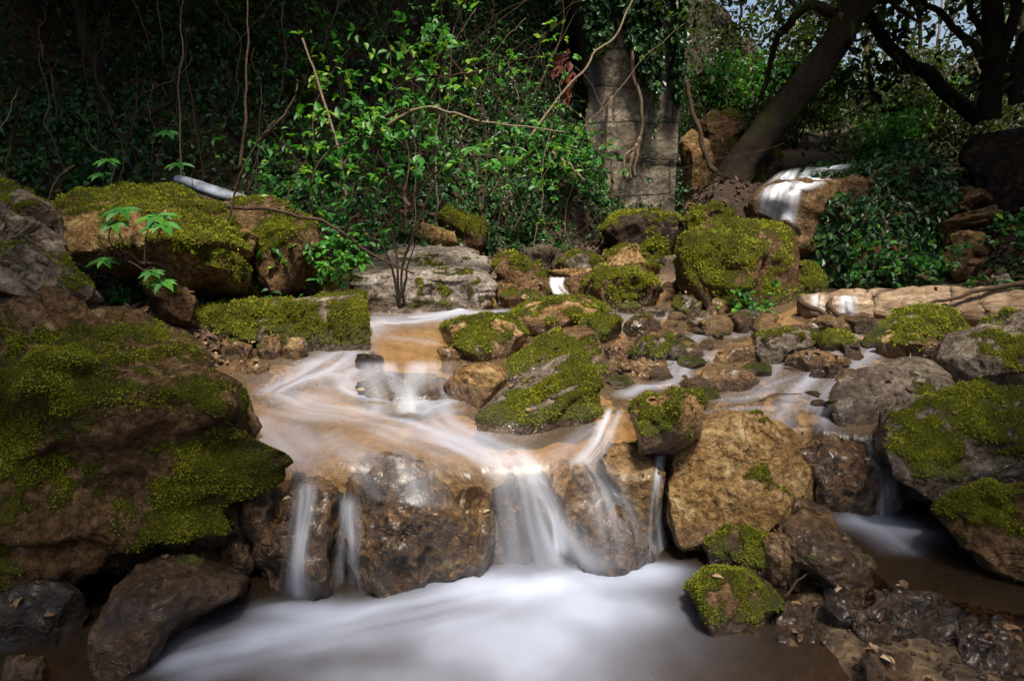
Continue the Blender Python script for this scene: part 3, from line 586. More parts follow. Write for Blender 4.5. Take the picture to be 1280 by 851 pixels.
rock('boulder', 'large rounded grey boulder at the right edge with faint moss', 'boulder', [(1163, 450), (1185, 422), (1230, 402), (1290, 397), (1370, 410), (1380, 500), (1250, 494), (1190, 492)], 'grey', 91, T=.4, facets=3, moss=.34, sink=.1, group=G_B, d=3.35)
rock('boulder', 'grey boulder with flat bare top and mossy left flank', 'boulder',
     [(1033, 492), (1050, 470), (1100, 450), (1160, 446), (1187, 465), (1192, 490), (1155, 505), (1110, 520), (1080, 538), (1045, 534)], 'grey', 92, T=.27, lean=.35, fq=(.65, .9), sink=.08, group=G_B, hull=[(1050, 471, 0.25), (1100, 449, 0.4), (1160, 445, 0.45), (1188, 464, 0.3), (1150, 488, 0.2), (1085, 506, 0.1), (1033, 492, 0.15), (1044, 535, 0.03), (1080, 541, 0), (1194, 492, 0.2), (1120, 525, 0.06), (1100, 480, 0.75), (1190, 480, 0.75)], planes=(), facets=0, rough=.6, moss=.40, mdir=(-1, -.5, -.1))
rock('mossy_boulder', 'broad dark mossy boulder in front of the flat topped grey boulder', 'boulder',
     [(1101, 512), (1150, 495), (1220, 486), (1300, 490), (1390, 520), (1390, 600), (1250, 614), (1170, 606), (1120, 586), (1103, 552)], 'grey', 93, T=.36, lean=.3, facets=5, mdir=(-.2, -.5, .6), sink=.1, group=G_B, zb=-0.1, moss=0.54, planes=((-.1, -.9, .4, .7),))
rock('mossy_boulder', 'lowest mossy boulder at the right edge above the dark pool', 'boulder',
     [(1160, 634), (1200, 612), (1290, 598), (1380, 610), (1380, 730), (1270, 708), (1200, 684)], 'brown', 94, T=.3, mdir=(-.1, -.3, .8), sink=.12, group=G_B, zb=-0.35, moss=0.5)
# --- ledge
rock('wet_boulder', 'big dome shaped limy boulder streaked by water left of the main chute', 'boulder', [(438, 604), (462, 572), (510, 566), (552, 602), (590, 658), (609, 702), (602, 724), (540, 738), (470, 752), (446, 742), (430, 680)], 'travertine', 100, zb=-0.42, T=0.26, lean=0.18, facets=1, moss=0, fall=True, group=G_L, sink=.1, d=2.31, rough=1.0, wetall=.8)
rock('wet_boulder', 'ragged dark rock combed by thin water threads beside the huge boulder', 'boulder',
     [(322, 640), (340, 600), (375, 586), (425, 600), (447, 640), (447, 700), (442, 752), (400, 766), (345, 750), (318, 700)], 'travertine', 101, zb=-0.42, T=0.22, lean=0.16, facets=2, rough=1.7, moss=0, fall=True, group=G_L, sink=.1, d=2.32, wetall=.95)
rock('wet_boulder', 'dark lip of rock split by a thin spout in the ledge middle', 'boulder',
     [(600, 604), (640, 586), (690, 592), (708, 625), (702, 672), (660, 690), (618, 660)], 'travertine', 102, zb=None, d=2.42, T=0.14, lean=0.1, facets=2, rough=1.3, moss=0, fall=True, group=G_L, sink=.2, wetall=.95)
rock('wet_boulder', 'sloping brown rock under a thin water film right of the main chute', 'boulder',
     [(700, 604), (735, 590), (780, 626), (818, 668), (828, 698), (792, 714), (735, 712), (706, 684)], 'travertine', 103, zb=-0.42, T=0.2, lean=0.2, facets=2, rough=1.1, moss=0, fall=True, group=G_L, sink=.1, d=2.4, wetall=.95)
rock('boulder', 'pale tan rock at the lip between thin water and the big tan boulder', 'boulder',
     [(737, 577), (765, 556), (810, 556), (836, 570), (829, 612), (815, 644), (780, 620), (745, 598)], 'tan', 104, zb=None, d=2.5, T=0.16, lean=0.15, facets=3, moss=.05, wetall=.4, fall=True, group=G_L, sink=.15, planes=((-.2, -.5, .85, .65),), rough=.7)
rock('wet_boulder', 'brown limy rock squeezed between the huge boulder and the ragged dark rock', 'boulder', [(296, 600), (318, 585), (345, 592), (350, 640), (325, 660), (298, 645)], 'travertine', 140, zb=-.42, d=2.36, T=.16, lean=.15, rough=1.3, facets=2, wetall=.8, moss=0, fall=True, group=G_L, sink=.1)
rock('wet_boulder', 'low limy rock between the dome shaped boulder and the main chute', 'boulder', [(560, 640), (585, 605), (612, 615), (622, 680), (605, 712), (575, 705)], 'travertine', 141, zb=-.42, d=2.36, T=.16, lean=.15, rough=1.3, facets=2, wetall=.8, moss=0, fall=True, group=G_L, sink=.1)
rock('boulder', 'big rough tan boulder standing bare in the foreground ledge', 'boulder',
     [(822, 606), (835, 560), (870, 535), (920, 527), (975, 533), (1005, 555), (1017, 597), (997, 636), (960, 656), (900, 662), (848, 668), (824, 645)], 'tan', 105, zb=-0.36, T=0.22, lean=0.22, facets=3, fq=(.7, .9), moss=.16, mdir=(-.3, 0, .9), wet=.05, fall=True, group=G_L, sink=.1, d=2.48, planes=((-.1, -.8, .55, .72), (.6, -.75, .3, .8)), rough=.9)
rock('wet_boulder', 'dark brown ledge rock beneath the right hand fall', 'boulder',
     [(998, 566), (1040, 548), (1090, 556), (1130, 578), (1140, 620), (1100, 652), (1040, 652), (1003, 628)], 'travertine', 106, zb=-.28, T=0.16, lean=0.15, facets=2, rough=1.4, moss=0, fall=True, group=G_L, sink=.15, d=2.55, wetall=.95)
rock('stone', 'glossy blue black stone in the small chute by the wedge slab', 'stone', [(692, 552), (715, 538), (740, 532), (752, 545), (740, 562), (710, 572)], 'dark', 107, zb=None, d=2.78, T=.08, wetall=1, moss=0, sink=.06)
rock('rock', 'tan shelf stone under the right end of the wedge slab', 'rock', [(670, 555), (700, 528), (745, 518), (790, 515), (795, 540), (760, 548), (720, 575), (690, 575)], 'tan', 108, zb=None, d=2.95, T=.12, lean=.2, wetall=.7, moss=0, sink=.1, fall=True)
rock('rock', 'brown ridge of stone slanting between the two lower pools', 'rock',
     [(976, 652), (1003, 628), (1035, 645), (1065, 675), (1112, 712), (1124, 738), (1060, 742), (1010, 722), (984, 694)], 'travertine', 109, zb=-0.36, T=.16, lean=.3, facets=2, rough=1.3, wetall=.7, moss=.08, group=G_L, sink=.12)
rock('mossy_stone', 'upper of two mossy stones between foam pool and brown ridge', 'stone', [(878, 676), (892, 660), (930, 649), (962, 658), (984, 680), (980, 706), (930, 714), (884, 706)], 'brown', 110, zb=-0.4, T=.14, lean=.16, facets=2, mdir=(-.2, -.2, .9), group=G_L, sink=.1, moss=0.68, pillow=.5)
rock('mossy_stone', 'lower of two mossy stones at the right edge of the foam', 'stone', [(862, 734), (884, 712), (928, 711), (962, 732), (972, 760), (948, 786), (900, 790), (868, 774)], 'brown', 111, zb=-0.42, T=.13, lean=.16, facets=2, mdir=(-.2, -.3, .9), group=G_L, sink=.1, pillow=.5, moss=.62)
rock('stone', 'tan wet stone linking the upper mossy stone and the ridge', 'stone', ell(955, 662, 1012, 720), 'tan', 112, zb=-0.4, T=.12, wetall=.6, moss=.05, sink=.1)
rock('rock', 'ragged dark wet shelf of rock in the bottom right corner', 'rock', [(1070, 770), (1120, 748), (1180, 752), (1230, 776), (1240, 830), (1190, 870), (1100, 866), (1066, 820)], 'shelf', 113, zb=None, d=1.92, T=.18, lean=.15, facets=2, rough=1.9, wetall=.9, moss=0, group=G_L, sink=.15)
rock('rock', 'low jagged wet rock between the lower mossy stone and the dark shelf', 'rock', [(968, 800), (1010, 770), (1060, 776), (1085, 810), (1070, 850), (1000, 860), (965, 835)], 'shelf', 116, zb=None, d=1.9, T=.12, lean=.12, facets=3, rough=1.9, wetall=.9, moss=.05, group=G_L, sink=.15)
rock('rock', 'broken wet rock running out of the frame right of the dark shelf', 'rock', [(1200, 800), (1250, 772), (1310, 778), (1370, 800), (1370, 900), (1230, 900), (1198, 850)], 'shelf', 117, zb=None, d=1.85, T=.16, lean=.12, facets=3, rough=1.9, wetall=.9, moss=.08, group=G_L, sink=.15)
rock('stone', 'wet stone lodged between the brown ridge and the dark shelf', 'stone', ell(1030, 742, 1085, 784), 'shelf', 118, zb=-.4, T=.08, wetall=.9, moss=0)
rock('stone', 'mossy pebble right of the lower mossy stone', 'stone', ell(970, 752, 1022, 792), 'brown', 114, zb=-0.45, T=.08, wetall=.5, moss=.3)
rock('stone', 'smooth brown stone awash at the bottom edge', 'stone', ell(1078, 812, 1142, 870), 'brown', 115, zb=-0.45, T=.1, wetall=.8)
# --- dark hollow at left
rock('wet_boulder', 'angular wet brown boulder at the left edge of the foam pool', 'boulder',
     [(98, 795), (130, 742), (170, 708), (205, 689), (245, 692), (314, 722), (302, 745), (240, 772), (170, 822), (110, 834)], 'brown', 120, zb=-0.44, T=.22, lean=.3, facets=4, rough=.9, wetall=.65, moss=.2, group=G_L, sink=.12)
rock('stone', 'small wet stone under the overhang of the huge boulder', 'stone', ell(272, 676, 318, 716), 'brown', 121, zb=-0.38, wetall=.8)
rock('stone', 'dark stone behind the angular wet boulder', 'stone', ell(215, 668, 290, 700), 'dark', 122, zb=-0.45, wetall=.8)
rock('stone', 'tiny brown stone at the bottom left corner', 'stone', ell(2, 818, 60, 868), 'brown', 123, zb=-0.45, wetall=.6)
rock('boulder', 'dim boulder deep in the hollow at the left edge', 'boulder', ell(-60, 720, 110, 810), 'dark', 124, zb=-0.44, wetall=.5)
rock('stone', 'dark stone against the ragged rock with water threads', 'stone', ell(296, 640, 345, 690), 'travertine', 125, zb=-0.36, wetall=.8)

# --- little stones: a few shapes copied about
def stone_moss(V, F, mat):
    n = vnormals(V, F)[:, 2]; return ss(.25, .75, n + .5 * fbm(V * 5 + 3, 3, 12)) * (.9 if mat == 'grey' else 0.0)
def proto_stone(seed, mat):
    U, F = ico(4); r = np.random.default_rng(seed); V = U * np.array([1, .8, .55]) * .5
    for _ in range(5):
        n = unit(r.normal(size=3)); q = V @ n; V -= n * (np.maximum(q - q.max() * r.uniform(.6, .85), 0) * .85)[:, None]
    V = V * (1 + .16 * fbm(U * 1.6 + seed, 3, seed) + .05 * fbm(U * 6, 3, seed))[:, None]
    return V, F
STN = 0
protos = {}
def small_stones(polypx, n, zf, mats, smin, smax_, label, group, seed, wetv=.6, emb=.3, name='pebble_stone'):
    r = np.random.default_rng(seed); P = np.asarray(polypx, float); lo, hi = P.min(0), P.max(0)
    from math import tau
    k = 0
    while k < n:
        q = r.uniform(lo, hi); a = P; b = np.roll(P, -1, 0)
        ins = (((a[:, 1] > q[1]) != (b[:, 1] > q[1])) & (q[0] < (b[:, 0] - a[:, 0]) * (q[1] - a[:, 1]) / (b[:, 1] - a[:, 1] + 1e-9) + a[:, 0])).sum() % 2
        if not ins: continue
        p = onmid(q[0], q[1]) if zf == 'mid' else onz(q[0], q[1], zf)
        z = max(float(terr(p[0], p[1])), p[2] - .03)
        mt = mats[int(r.integers(len(mats)))]; s = smin * (smax_ / smin) ** (r.random() ** 1.8) * p[1] / FPX
        key = (mt, int(r.integers(4)), wetv)
        if key not in protos:
            V, F = proto_stone(key[1] * 31 + 5, mt)
            o = mesh(name, V, F, R[mt], None, (0, 0, 0), {'moss': stone_moss(V, F, mt), 'wet': np.full(len(V), wetv) * (1 - ss(-.05, .25, V[:, 2]) * .6)}); protos[key] = [o, False]
        o, used = protos[key]
        if used: o = o.copy(); COL.objects.link(o)
        protos[key][1] = True
        o.location = (float(p[0]), float(p[1]), float(z + s * (.27 - emb * .3))); o.scale = (s, s * float(r.uniform(.7, 1)), s * float(r.uniform(.7, 1.2)))
        o.rotation_euler = (float(r.normal() * .2), float(r.normal() * .2), float(r.uniform(0, tau)))
        o.name = name; tag(o, label, 'stone', group); k += 1
small_stones([(780, 400), (1080, 392), (1100, 440), (1030, 510), (900, 500), (760, 500), (760, 470)], 170, 'mid', ['tan', 'tan', 'brown', 'grey'], 13, 52, 'small wet stone lying in the brown shallows of the stream', 'small stones in the shallows', 301, .6, -.25)
small_stones([(640, 335), (830, 340), (850, 385), (760, 395), (640, 375)], 40, 'mid', ['tan', 'brown', 'grey'], 10, 30, 'small stone packed between the mossy boulders at the head of the stream', 'small stones at the head of the stream', 302, .2)
small_stones([(250, 425), (390, 425), (400, 445), (280, 462)], 14, 'mid', ['tan', 'tan', 'grey'], 8, 22, 'little tan stone on the gravel strip below the long mossy slab', 'stones of the gravel strip', 303, .3)
small_stones([(120, 690), (330, 650), (340, 740), (80, 830), (0, 800)], 22, -.44, ['brown', 'dark', 'travertine'], 16, 50, 'small dark wet stone in the hollow under the overhanging boulder', 'stones in the dark hollow', 304, .8)
small_stones([(960, 700), (1120, 740), (1280, 760), (1280, 851), (960, 851), (890, 800)], 24, -.42, ['brown', 'travertine', 'dark'], 16, 46, 'small wet brown stone around the shelf by the lower pool', 'stones around the wet shelf', 305, .7)
small_stones([(1150, 270), (1280, 240), (1280, 350), (1130, 360)], 18, .4, ['brown', 'grey', 'tan'], 8, 26, 'small loose stone on the crumbling right bank', 'loose stones on the right bank', 306, .0, .5)
small_stones([(120, 320), (430, 330), (440, 390), (240, 385), (160, 350)], 11, .25, ['brown', 'grey', 'dark'], 10, 34, 'small shaded stone on the left bank between the boulders', 'shaded stones on the left bank', 307, .0, .4)

def gravel(name, polypx, n, zf, mat, s0, s1, seed, wetv):
    r = np.random.default_rng(seed); P = np.asarray(polypx, float); q = r.uniform(P.min(0), P.max(0), (n * 3, 2)); a = P; b = np.roll(P, -1, 0)
    ins = np.zeros(len(q), int)
    for k in range(len(a)): ins += ((a[k, 1] > q[:, 1]) != (b[k, 1] > q[:, 1])) & (q[:, 0] < (b[k, 0] - a[k, 0]) * (q[:, 1] - a[k, 1]) / (b[k, 1] - a[k, 1] + 1e-9) + a[k, 0])
    q = q[ins % 2 == 1]; p = onmid(q[:, 0], q[:, 1]) if zf == 'mid' else onz(q[:, 0], q[:, 1], zf)
    keep = fbm(p * 2.2, 3, seed) + .35 * r.normal(size=len(p)) > -.1; p = p[keep][:n]; n = len(p)
    z = terr(p[:, 0], p[:, 1]); s_ = s0 * (s1 / s0) ** (r.random(n) ** 2) * p[:, 1] / FPX; U, F = ico(2); m = len(U)
    B = U[None] * (1 + .28 * r.normal(size=(n, m, 1)) * .5) * (np.stack([np.ones(n), r.uniform(.6, 1, n), r.uniform(.4, .8, n)], -1)[:, None]) * s_[:, None, None] * .5
    t = r.uniform(0, 6.283, n); c, s2 = np.cos(t)[:, None], np.sin(t)[:, None]; X = B[..., 0] * c - B[..., 1] * s2; Y = B[..., 0] * s2 + B[..., 1] * c
    V = np.stack([X + p[:, :1], Y + p[:, 1:2], B[..., 2] + (z + s_ * .12)[:, None]], -1).reshape(-1, 3); Fa = (F[None] + np.arange(n)[:, None, None] * m).reshape(-1, 3)
    return tag(mesh(name, V, Fa, mat, None, (0, 0, 0), {'moss': np.zeros(len(V)), 'wet': np.full(len(V), wetv)}), kind='stuff')
gravel('gravel', [(760, 398), (1100, 395), (1110, 450), (1030, 540), (880, 520), (740, 500)], 1500, 'mid', R['tan'], 4, 14, 21, .5)
gravel('gravel', [(250, 425), (470, 425), (480, 455), (330, 500), (270, 470)], 600, 'mid', R['tan'], 4, 12, 22, .4)
gravel('gravel', [(850, 700), (1300, 740), (1300, 870), (800, 870)], 900, -.45, R['brown'], 5, 18, 23, .8)
gravel('gravel', [(0, 690), (330, 640), (340, 760), (80, 870), (0, 870)], 700, -.45, R['brown'], 5, 18, 24, .8)
# ------------------------------------------------------------------ log with its snapped branch
pl = [at(1000, 384, 4.45), at(1080, 385, 4.4), at(1180, 386, 4.3), at(1290, 389, 4.2), at(1420, 394, 4.1)]
V, Fq, cap, C = tube_geo(pl, [.075, .10, .12, .115, .11], 0, n=110, sides=48, wob=.03, seed=5, bark=.15, lf=.5)
lg = empty('fallen_log', C[0], 'pale barkless log lying across the stream with water pouring over its end', 'log')
mesh('trunk', V, [Fq, cap], M_LOG, lg, lg.location)
FALL.append((V, np.vstack([Fq[:, :3], Fq[:, [0, 2, 3]]])))
for b in ([at(1040, 372, 4.4), at(1036, 385, 4.3), at(1060, 402, 4.2)], [at(1000, 376, 4.4), at(1020, 388, 4.3), at(1045, 400, 4.2)]):
    tube('branch_stub', b, .022, .012, M_TWIG, lg, wob=.01)
tag(tube('fallen_branch', [at(1128, 386, 4.2), at(1180, 374, 4.18), at(1230, 364, 4.16), at(1300, 351, 4.2)], .008, .016, M_TWIG, wob=.015, seed=3), 'thin dark bare branch leaning across the pale log', 'branch')

# ------------------------------------------------------------------ water
def seg_field(X, Y, path, w):
    """distance to and length along a polyline, both in metres"""
    best = np.full(X.shape, 9.0); al = np.zeros(X.shape); sd_ = np.zeros(X.shape); L = 0
    for a, b in zip(path[:-1], path[1:]):
        e = b - a; l = np.hypot(*e); t = np.clip(((X - a[0]) * e[0] + (Y - a[1]) * e[1]) / l ** 2, 0, 1)
        dx = X - a[0] - t * e[0]; dy = Y - a[1] - t * e[1]; dd = np.hypot(dx, dy); m = dd < best
        best = np.where(m, dd, best); al = np.where(m, L + t * l, al); sd_ = np.where(m, np.sign(e[0] * dy - e[1] * dx) * dd, sd_); L += l
    return best, al, sd_, L
def water_sheet(name, x0, x1, y0, y1, step, zf, keep, paths, blobs, mat, onp, amp=.006, fade=None):
    x = np.arange(x0, x1, step); y = np.arange(y0, y1, step); X, Y = np.meshgrid(x, y); Z = zf(X, Y)
    foam = np.zeros_like(X); A = Y * 1.0; S = X * 1.0; near = np.full(X.shape, 9.0)
    for pts, w, s in paths:
        q = onp(np.array([p[0] for p in pts], float), np.array([p[1] for p in pts], float)); q = catmull(q[:, :2], 24)
        dist, al, sd_, L = seg_field(X, Y, q, w)
        st = .56 + .52 * fbm(np.stack([al * 1.6, sd_ * 17, 0 * al + s], -1), 3, int(pts[0][0])); wv = w * (1 + .35 * fbm(xy0(al * 3, 0 * al), 2, int(pts[0][1])))
        f = s * np.exp(-(dist / wv) ** 2) * np.clip(st, .1, 1.2) * ss(0, .12, al) * (1 - ss(L - .1, L, al))
        foam = np.maximum(foam, f); up = dist / w < near; near = np.where(up, dist / w, near); A = np.where(up, al, A); S = np.where(up, sd_, S)
    for px, py, rx, ry, s in blobs:
        c = onp(np.array(float(px)), np.array(float(py))); d = c[1]; rx_, ry_ = rx * d / FPX, ry * d * d / (FPX * (HCAM - c[2]))
        e = ((X - c[0]) / rx_) ** 2 + ((Y - c[1]) / ry_) ** 2 + .5 * fbm(xy0(X * 5, Y * 5), 3, int(px))
        foam = 1 - (1 - foam) * (1 - np.clip(s * np.exp(-np.maximum(e, 0)), 0, 1))
    wn_ = fbm(np.stack([A * 3, S * 14, 0 * A], -1), 3, 77)
    Z = Z + amp * wn_ + .02 * foam * (fbm(xy0(X * 5, Y * 5), 3, 78) + .2)
    k = keep(X, Y, Z)
    V = np.stack([X, Y, Z], -1).reshape(-1, 3); Fc = grid_faces(len(x), len(y)); kf = k.ravel()[Fc].any(1)
    Fc = Fc[kf]; used = np.unique(Fc); mp = np.zeros(len(V), int); mp[used] = np.arange(len(used))
    # broad colour drift along the flow, from deeper and shallower water
    foam = np.clip(foam, 0, 1)
    o = mesh(name, V[used], mp[Fc], mat, None, (0, 0, 0), {'foam': foam.ravel()[used], 'thin': (fade(X, Y) if fade else np.ones_like(X)).ravel()[used], 'flow': np.stack([A * 4, S * 30, 0 * A], -1).reshape(-1, 3)[used]})
    return tag(o, kind='structure')
def lip(x, y): return ss(-.045, .05, y - ledge(x) + .02 * fbm(xy0(x * 9, y * 2), 3, 91))
def zsurf(x, y):
    return zmid(x, y) + .012 - .16 * np.clip((.06 - (y - ledge(x))) / .16, 0, 2) ** 2 + .012 * fbm(xy0(x * 2.3, y * 2.3), 2, 44)
PA = [
    ([(590, 388), (520, 402), (470, 400), (430, 440), (400, 462), (350, 488), (330, 500)], .10, .75),
    ([(330, 492), (380, 512), (450, 525), (540, 552), (610, 578), (650, 600)], .085, .85),
    ([(440, 455), (430, 485), (470, 500), (530, 508), (560, 535), (640, 575), (670, 600)], .06, .75),
    ([(320, 520), (350, 560), (390, 600)], .08, .75),
    ([(360, 480), (420, 470), (440, 500)], .07, .8),
    ([(580, 500), (540, 515), (520, 530)], .05, .9),
    ([(400, 540), (430, 565), (470, 580)], .05, .45),
    ([(470, 420), (530, 430), (555, 436)], .06, .35),
    ([(650, 388), (560, 396), (500, 398)], .06, .6),
    ([(1080, 408), (1060, 430), (1020, 470), (990, 500), (960, 530)], .05, .55),
    ([(1100, 430), (1075, 455), (1050, 480), (1010, 520)], .05, .5),
    ([(930, 470), (880, 485), (840, 492)], .05, .3), ([(850, 395), (800, 400), (770, 420)], .08, .5),
    ([(900, 440), (860, 462), (850, 480)], .05, .5), ([(980, 488), (930, 500), (890, 498)], .05, .45), ([(980, 405), (940, 415), (900, 425)], .05, .4),
    ([(700, 366), (716, 374), (730, 384)], .05, .6), ([(770, 520), (740, 545), (700, 575), (690, 600)], .035, .75),
    ([(1000, 540), (1060, 552), (1110, 562)], .04, .4), ([(830, 560), (822, 590)], .015, .8),
    ([(880, 520), (950, 524), (1020, 530)], .04, .35), ([(1085, 400), (1040, 412), (1000, 425), (960, 470), (930, 500)], .05, .5), ([(950, 400), (900, 412), (860, 430), (830, 480)], .05, .5),
    ([(1050, 470), (990, 478), (940, 495), (880, 505)], .05, .5), ([(860, 455), (840, 480), (800, 490), (770, 505)], .05, .5), ([(720, 392), (790, 400), (850, 398)], .07, .4), ([(1000, 515), (940, 512), (890, 520), (850, 540)], .04, .4), ([(1060, 500), (1030, 520), (1040, 545)], .04, .45),
]
water_sheet('stream_water', -1.9, 3.3, 2.1, 5.6, .0125, zsurf, lambda X, Y, Z: (Y > ledge(X) - .07) & (X > xl(Y) - .35) & (X < xr(Y) + .1) & (Z > terr(X, Y) - .05), PA, [(430, 512, 90, 20, .15), (560, 550, 90, 20, .2), (390, 475, 60, 18, .2), (370, 560, 50, 30, .15), (520, 398, 70, 10, .2)], M_WATER, onmid, fade=lip)
opl = lambda px, py: onz(px, py, -.42)
PB = [([(660, 715), (600, 745), (480, 770), (330, 800), (180, 840)], .12, .55), ([(700, 715), (800, 720), (850, 712)], .05, .7)]
BB = [(600, 800, 230, 55, .32), (820, 712, 40, 12, .4), (400, 766, 90, 12, .35), (670, 732, 115, 28, .95), (750, 765, 110, 32, .7), (640, 800, 100, 40, .45), (350, 795, 120, 26, .55), (790, 720, 60, 16, .6), (700, 850, 120, 50, .4), (450, 850, 120, 30, .35), (380, 762, 70, 14, .4), (270, 830, 90, 24, .25)]
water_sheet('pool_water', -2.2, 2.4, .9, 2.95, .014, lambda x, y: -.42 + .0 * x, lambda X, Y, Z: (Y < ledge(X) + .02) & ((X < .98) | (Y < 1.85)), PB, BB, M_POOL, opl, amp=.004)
opr = lambda px, py: onz(px, py, -.28)
RA, RB, RC = opr(1000., 640.)[:2], opr(1120., 735.)[:2], opr(1320., 775.)[:2]
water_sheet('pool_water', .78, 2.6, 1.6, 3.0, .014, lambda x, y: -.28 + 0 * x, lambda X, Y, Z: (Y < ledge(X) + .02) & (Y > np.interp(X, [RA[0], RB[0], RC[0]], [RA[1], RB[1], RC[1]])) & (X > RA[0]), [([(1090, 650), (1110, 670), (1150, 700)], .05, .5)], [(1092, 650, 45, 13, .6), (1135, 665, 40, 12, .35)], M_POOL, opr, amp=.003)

BV = []
def fall_hit(px, py, fb):
    o = Vector((0, 0, HCAM)); r = ray(px, py); best = None
    for b in BV:
        h = b.ray_cast(o, Vector(r))
        if h[0] is not None and (best is None or h[0].y < best): best = h[0].y
    return best if best is not None and abs(best - fb) < .5 else np.nan
for V, F in FALL: BV.append(BVHTree.FromPolygons(V.tolist(), F.tolist()))
def cascade(name, label, rows, dens, seed, nu=40, nv=60, threads=7.0, group=None, off=.02, edge=.25, steps=0.0, prof=None):
    """a sheet of falling water that clings to the rock behind it; rows are (left x, y, right x, y, depth)"""
    rows = np.asarray(rows, float); Q = catmull(rows, nv); u = np.linspace(0, 1, nu)
    PX = Q[:, 0:1] + (Q[:, 2:3] - Q[:, 0:1]) * u; PY = Q[:, 1:2] + (Q[:, 3:4] - Q[:, 1:2]) * u; FB = Q[:, 4:5] * np.ones(nu)
    D = np.array([[fall_hit(PX[i, j], PY[i, j], FB[i, j]) for j in range(nu)] for i in range(nv)])
    rr_ = ray(PX, PY); G = np.full(PX.shape, np.nan)
    for d_ in np.arange(1.7, 7.5, .02):
        p = np.array([0, 0, HCAM]) + rr_ * (d_ / rr_[..., 1])[..., None]; x_, y_ = p[..., 0], p[..., 1]
        sf = np.maximum(terr(x_, y_), np.where((y_ > ledge(x_) - .05) & (y_ < 5), zsurf(x_, y_), -9)); G = np.where(np.isnan(G) & (p[..., 2] < sf), d_, G)
        if not np.isnan(G).any(): break
    D = np.where(np.isnan(D), FB, D); G = np.where(np.isnan(G), D, G); D = np.where(G > FB - .6, np.minimum(D, G), D)
    for _ in range(12):
        E = np.pad(D, ((2, 2), (1, 1)), 'edge'); S = sum(E[a:a + nv, b:b + nu] for a in range(5) for b in range(3)) / 15; D = np.minimum(S, D)
        D = .5 * D + .5 * S
    D = D - off
    V = at(PX, PY, D); v = np.linspace(0, 1, nv)[:, None] * np.ones(nu); uu = u[None] * np.ones((nv, 1))
    th = fbm(np.stack([uu * threads, v * 1.1, 0 * v], -1), 3, seed) * .7 + .35 * fbm(np.stack([uu * threads * 3, v * 1.5, 0 * v], -1), 2, seed + 3)
    f = np.clip(.58 + .75 * th, 0, 1.2) * ss(0, edge, uu) * (1 - ss(1 - edge, 1, uu)) * ss(0, .14, v) * (1 - ss(.88, 1, v))
    pr = np.interp(v, np.linspace(0, 1, len(prof)), prof) if prof else 1
    if steps: f = f * (1 + steps * np.sin(v * 19 + 3 * fbm(xy0(uu * 4, v), 2, seed)))
    o = mesh(name, V.reshape(-1, 3), grid_faces(nu, nv), M_VEIL, None, V[-1, nu // 2], {'foam': np.clip(f * dens * pr, 0, .97).ravel()})
    return tag(o, label, 'waterfall', group)
cascade('waterfall', 'white stepped waterfall pouring over the great rounded boulder at the back', [(972, 214, 1022, 205, 5.9), (948, 236, 1008, 238, 5.6), (938, 262, 1002, 272, 5.5), (932, 284, 1000, 302, 5.45)], .92, 11, threads=6, steps=.35, edge=.35)
cascade('waterfall', 'thin white sheet of water sliding down the boulder top beside the back waterfall', [(1045, 206, 1070, 203, 6.0), (1010, 212, 1060, 214, 5.9), (985, 222, 1040, 228, 5.8), (975, 232, 1010, 242, 5.7)], .7, 12, threads=5, edge=.4)
cascade('waterfall', 'left of two little falls spilling over the log end', [(1010, 366, 1034, 366, 4.4), (1010, 380, 1034, 380, 4.35), (1014, 396, 1036, 396, 4.3)], 0.75, 13, edge=.45, threads=3)
cascade('waterfall', 'right of two little falls spilling over the log end', [(1040, 368, 1074, 368, 4.4), (1042, 382, 1076, 382, 4.35), (1044, 402, 1076, 400, 4.28)], 0.85, 14, edge=.4, threads=3)
cascade('waterfall', 'tiny white cascade between mossy boulders at the head of the stream', [(686, 346, 708, 346, 5.2), (686, 356, 706, 358, 5.1), (690, 368, 716, 370, 5.0)], 1.2, 15, threads=3)
cascade('waterfall', 'main pale chute of water dropping into the foam pool centre', [(560, 548, 690, 552, 2.62), (588, 585, 712, 590, 2.5), (604, 645, 728, 650, 2.42), (585, 730, 800, 730, 2.30)], .75, 16, threads=3.5, prof=[.2, .6, .8, .95, 1.1], edge=.4)
cascade('waterfall', 'thin film of water over the sloping brown rock right of the main chute', [(690, 560, 752, 560, 2.6), (706, 600, 795, 612, 2.5), (716, 660, 820, 668, 2.4), (720, 722, 830, 715, 2.3)], .42, 17, threads=6, prof=[.9, .7, .45, .6], edge=.4)
cascade('waterfall', 'narrow spout running between pale tan rock and big tan boulder', [(816, 556, 838, 556, 2.6), (812, 600, 832, 600, 2.5), (806, 650, 830, 650, 2.45), (796, 705, 845, 705, 2.4)], .85, 18, threads=2, nu=16, edge=.45)
cascade('waterfall', 'left water thread falling down the ragged dark rock', [(362, 596, 404, 594, 2.4), (360, 640, 398, 640, 2.3), (350, 700, 388, 702, 2.25), (335, 758, 400, 760, 2.2)], .5, 19, threads=3, nu=24, edge=.45)
cascade('waterfall', 'right water thread falling down the ragged dark rock', [(418, 610, 452, 610, 2.35), (418, 670, 456, 672, 2.28), (412, 720, 458, 722, 2.22), (395, 768, 475, 770, 2.18)], .62, 20, threads=3, nu=24, edge=.45)
cascade('waterfall', 'faint brown film sliding over the dome shaped limy boulder top', [(380, 562, 580, 560, 2.55), (405, 590, 578, 592, 2.42), (440, 625, 575, 645, 2.35)], .2, 21, threads=8, edge=.4)
cascade('waterfall', 'right hand fall dropping into the small dark pool', [(1076, 542, 1122, 548, 2.7), (1088, 580, 1130, 585, 2.55), (1094, 615, 1128, 618, 2.5), (1084, 662, 1145, 660, 2.45)], .55, 22, threads=4, nu=24, edge=.45)
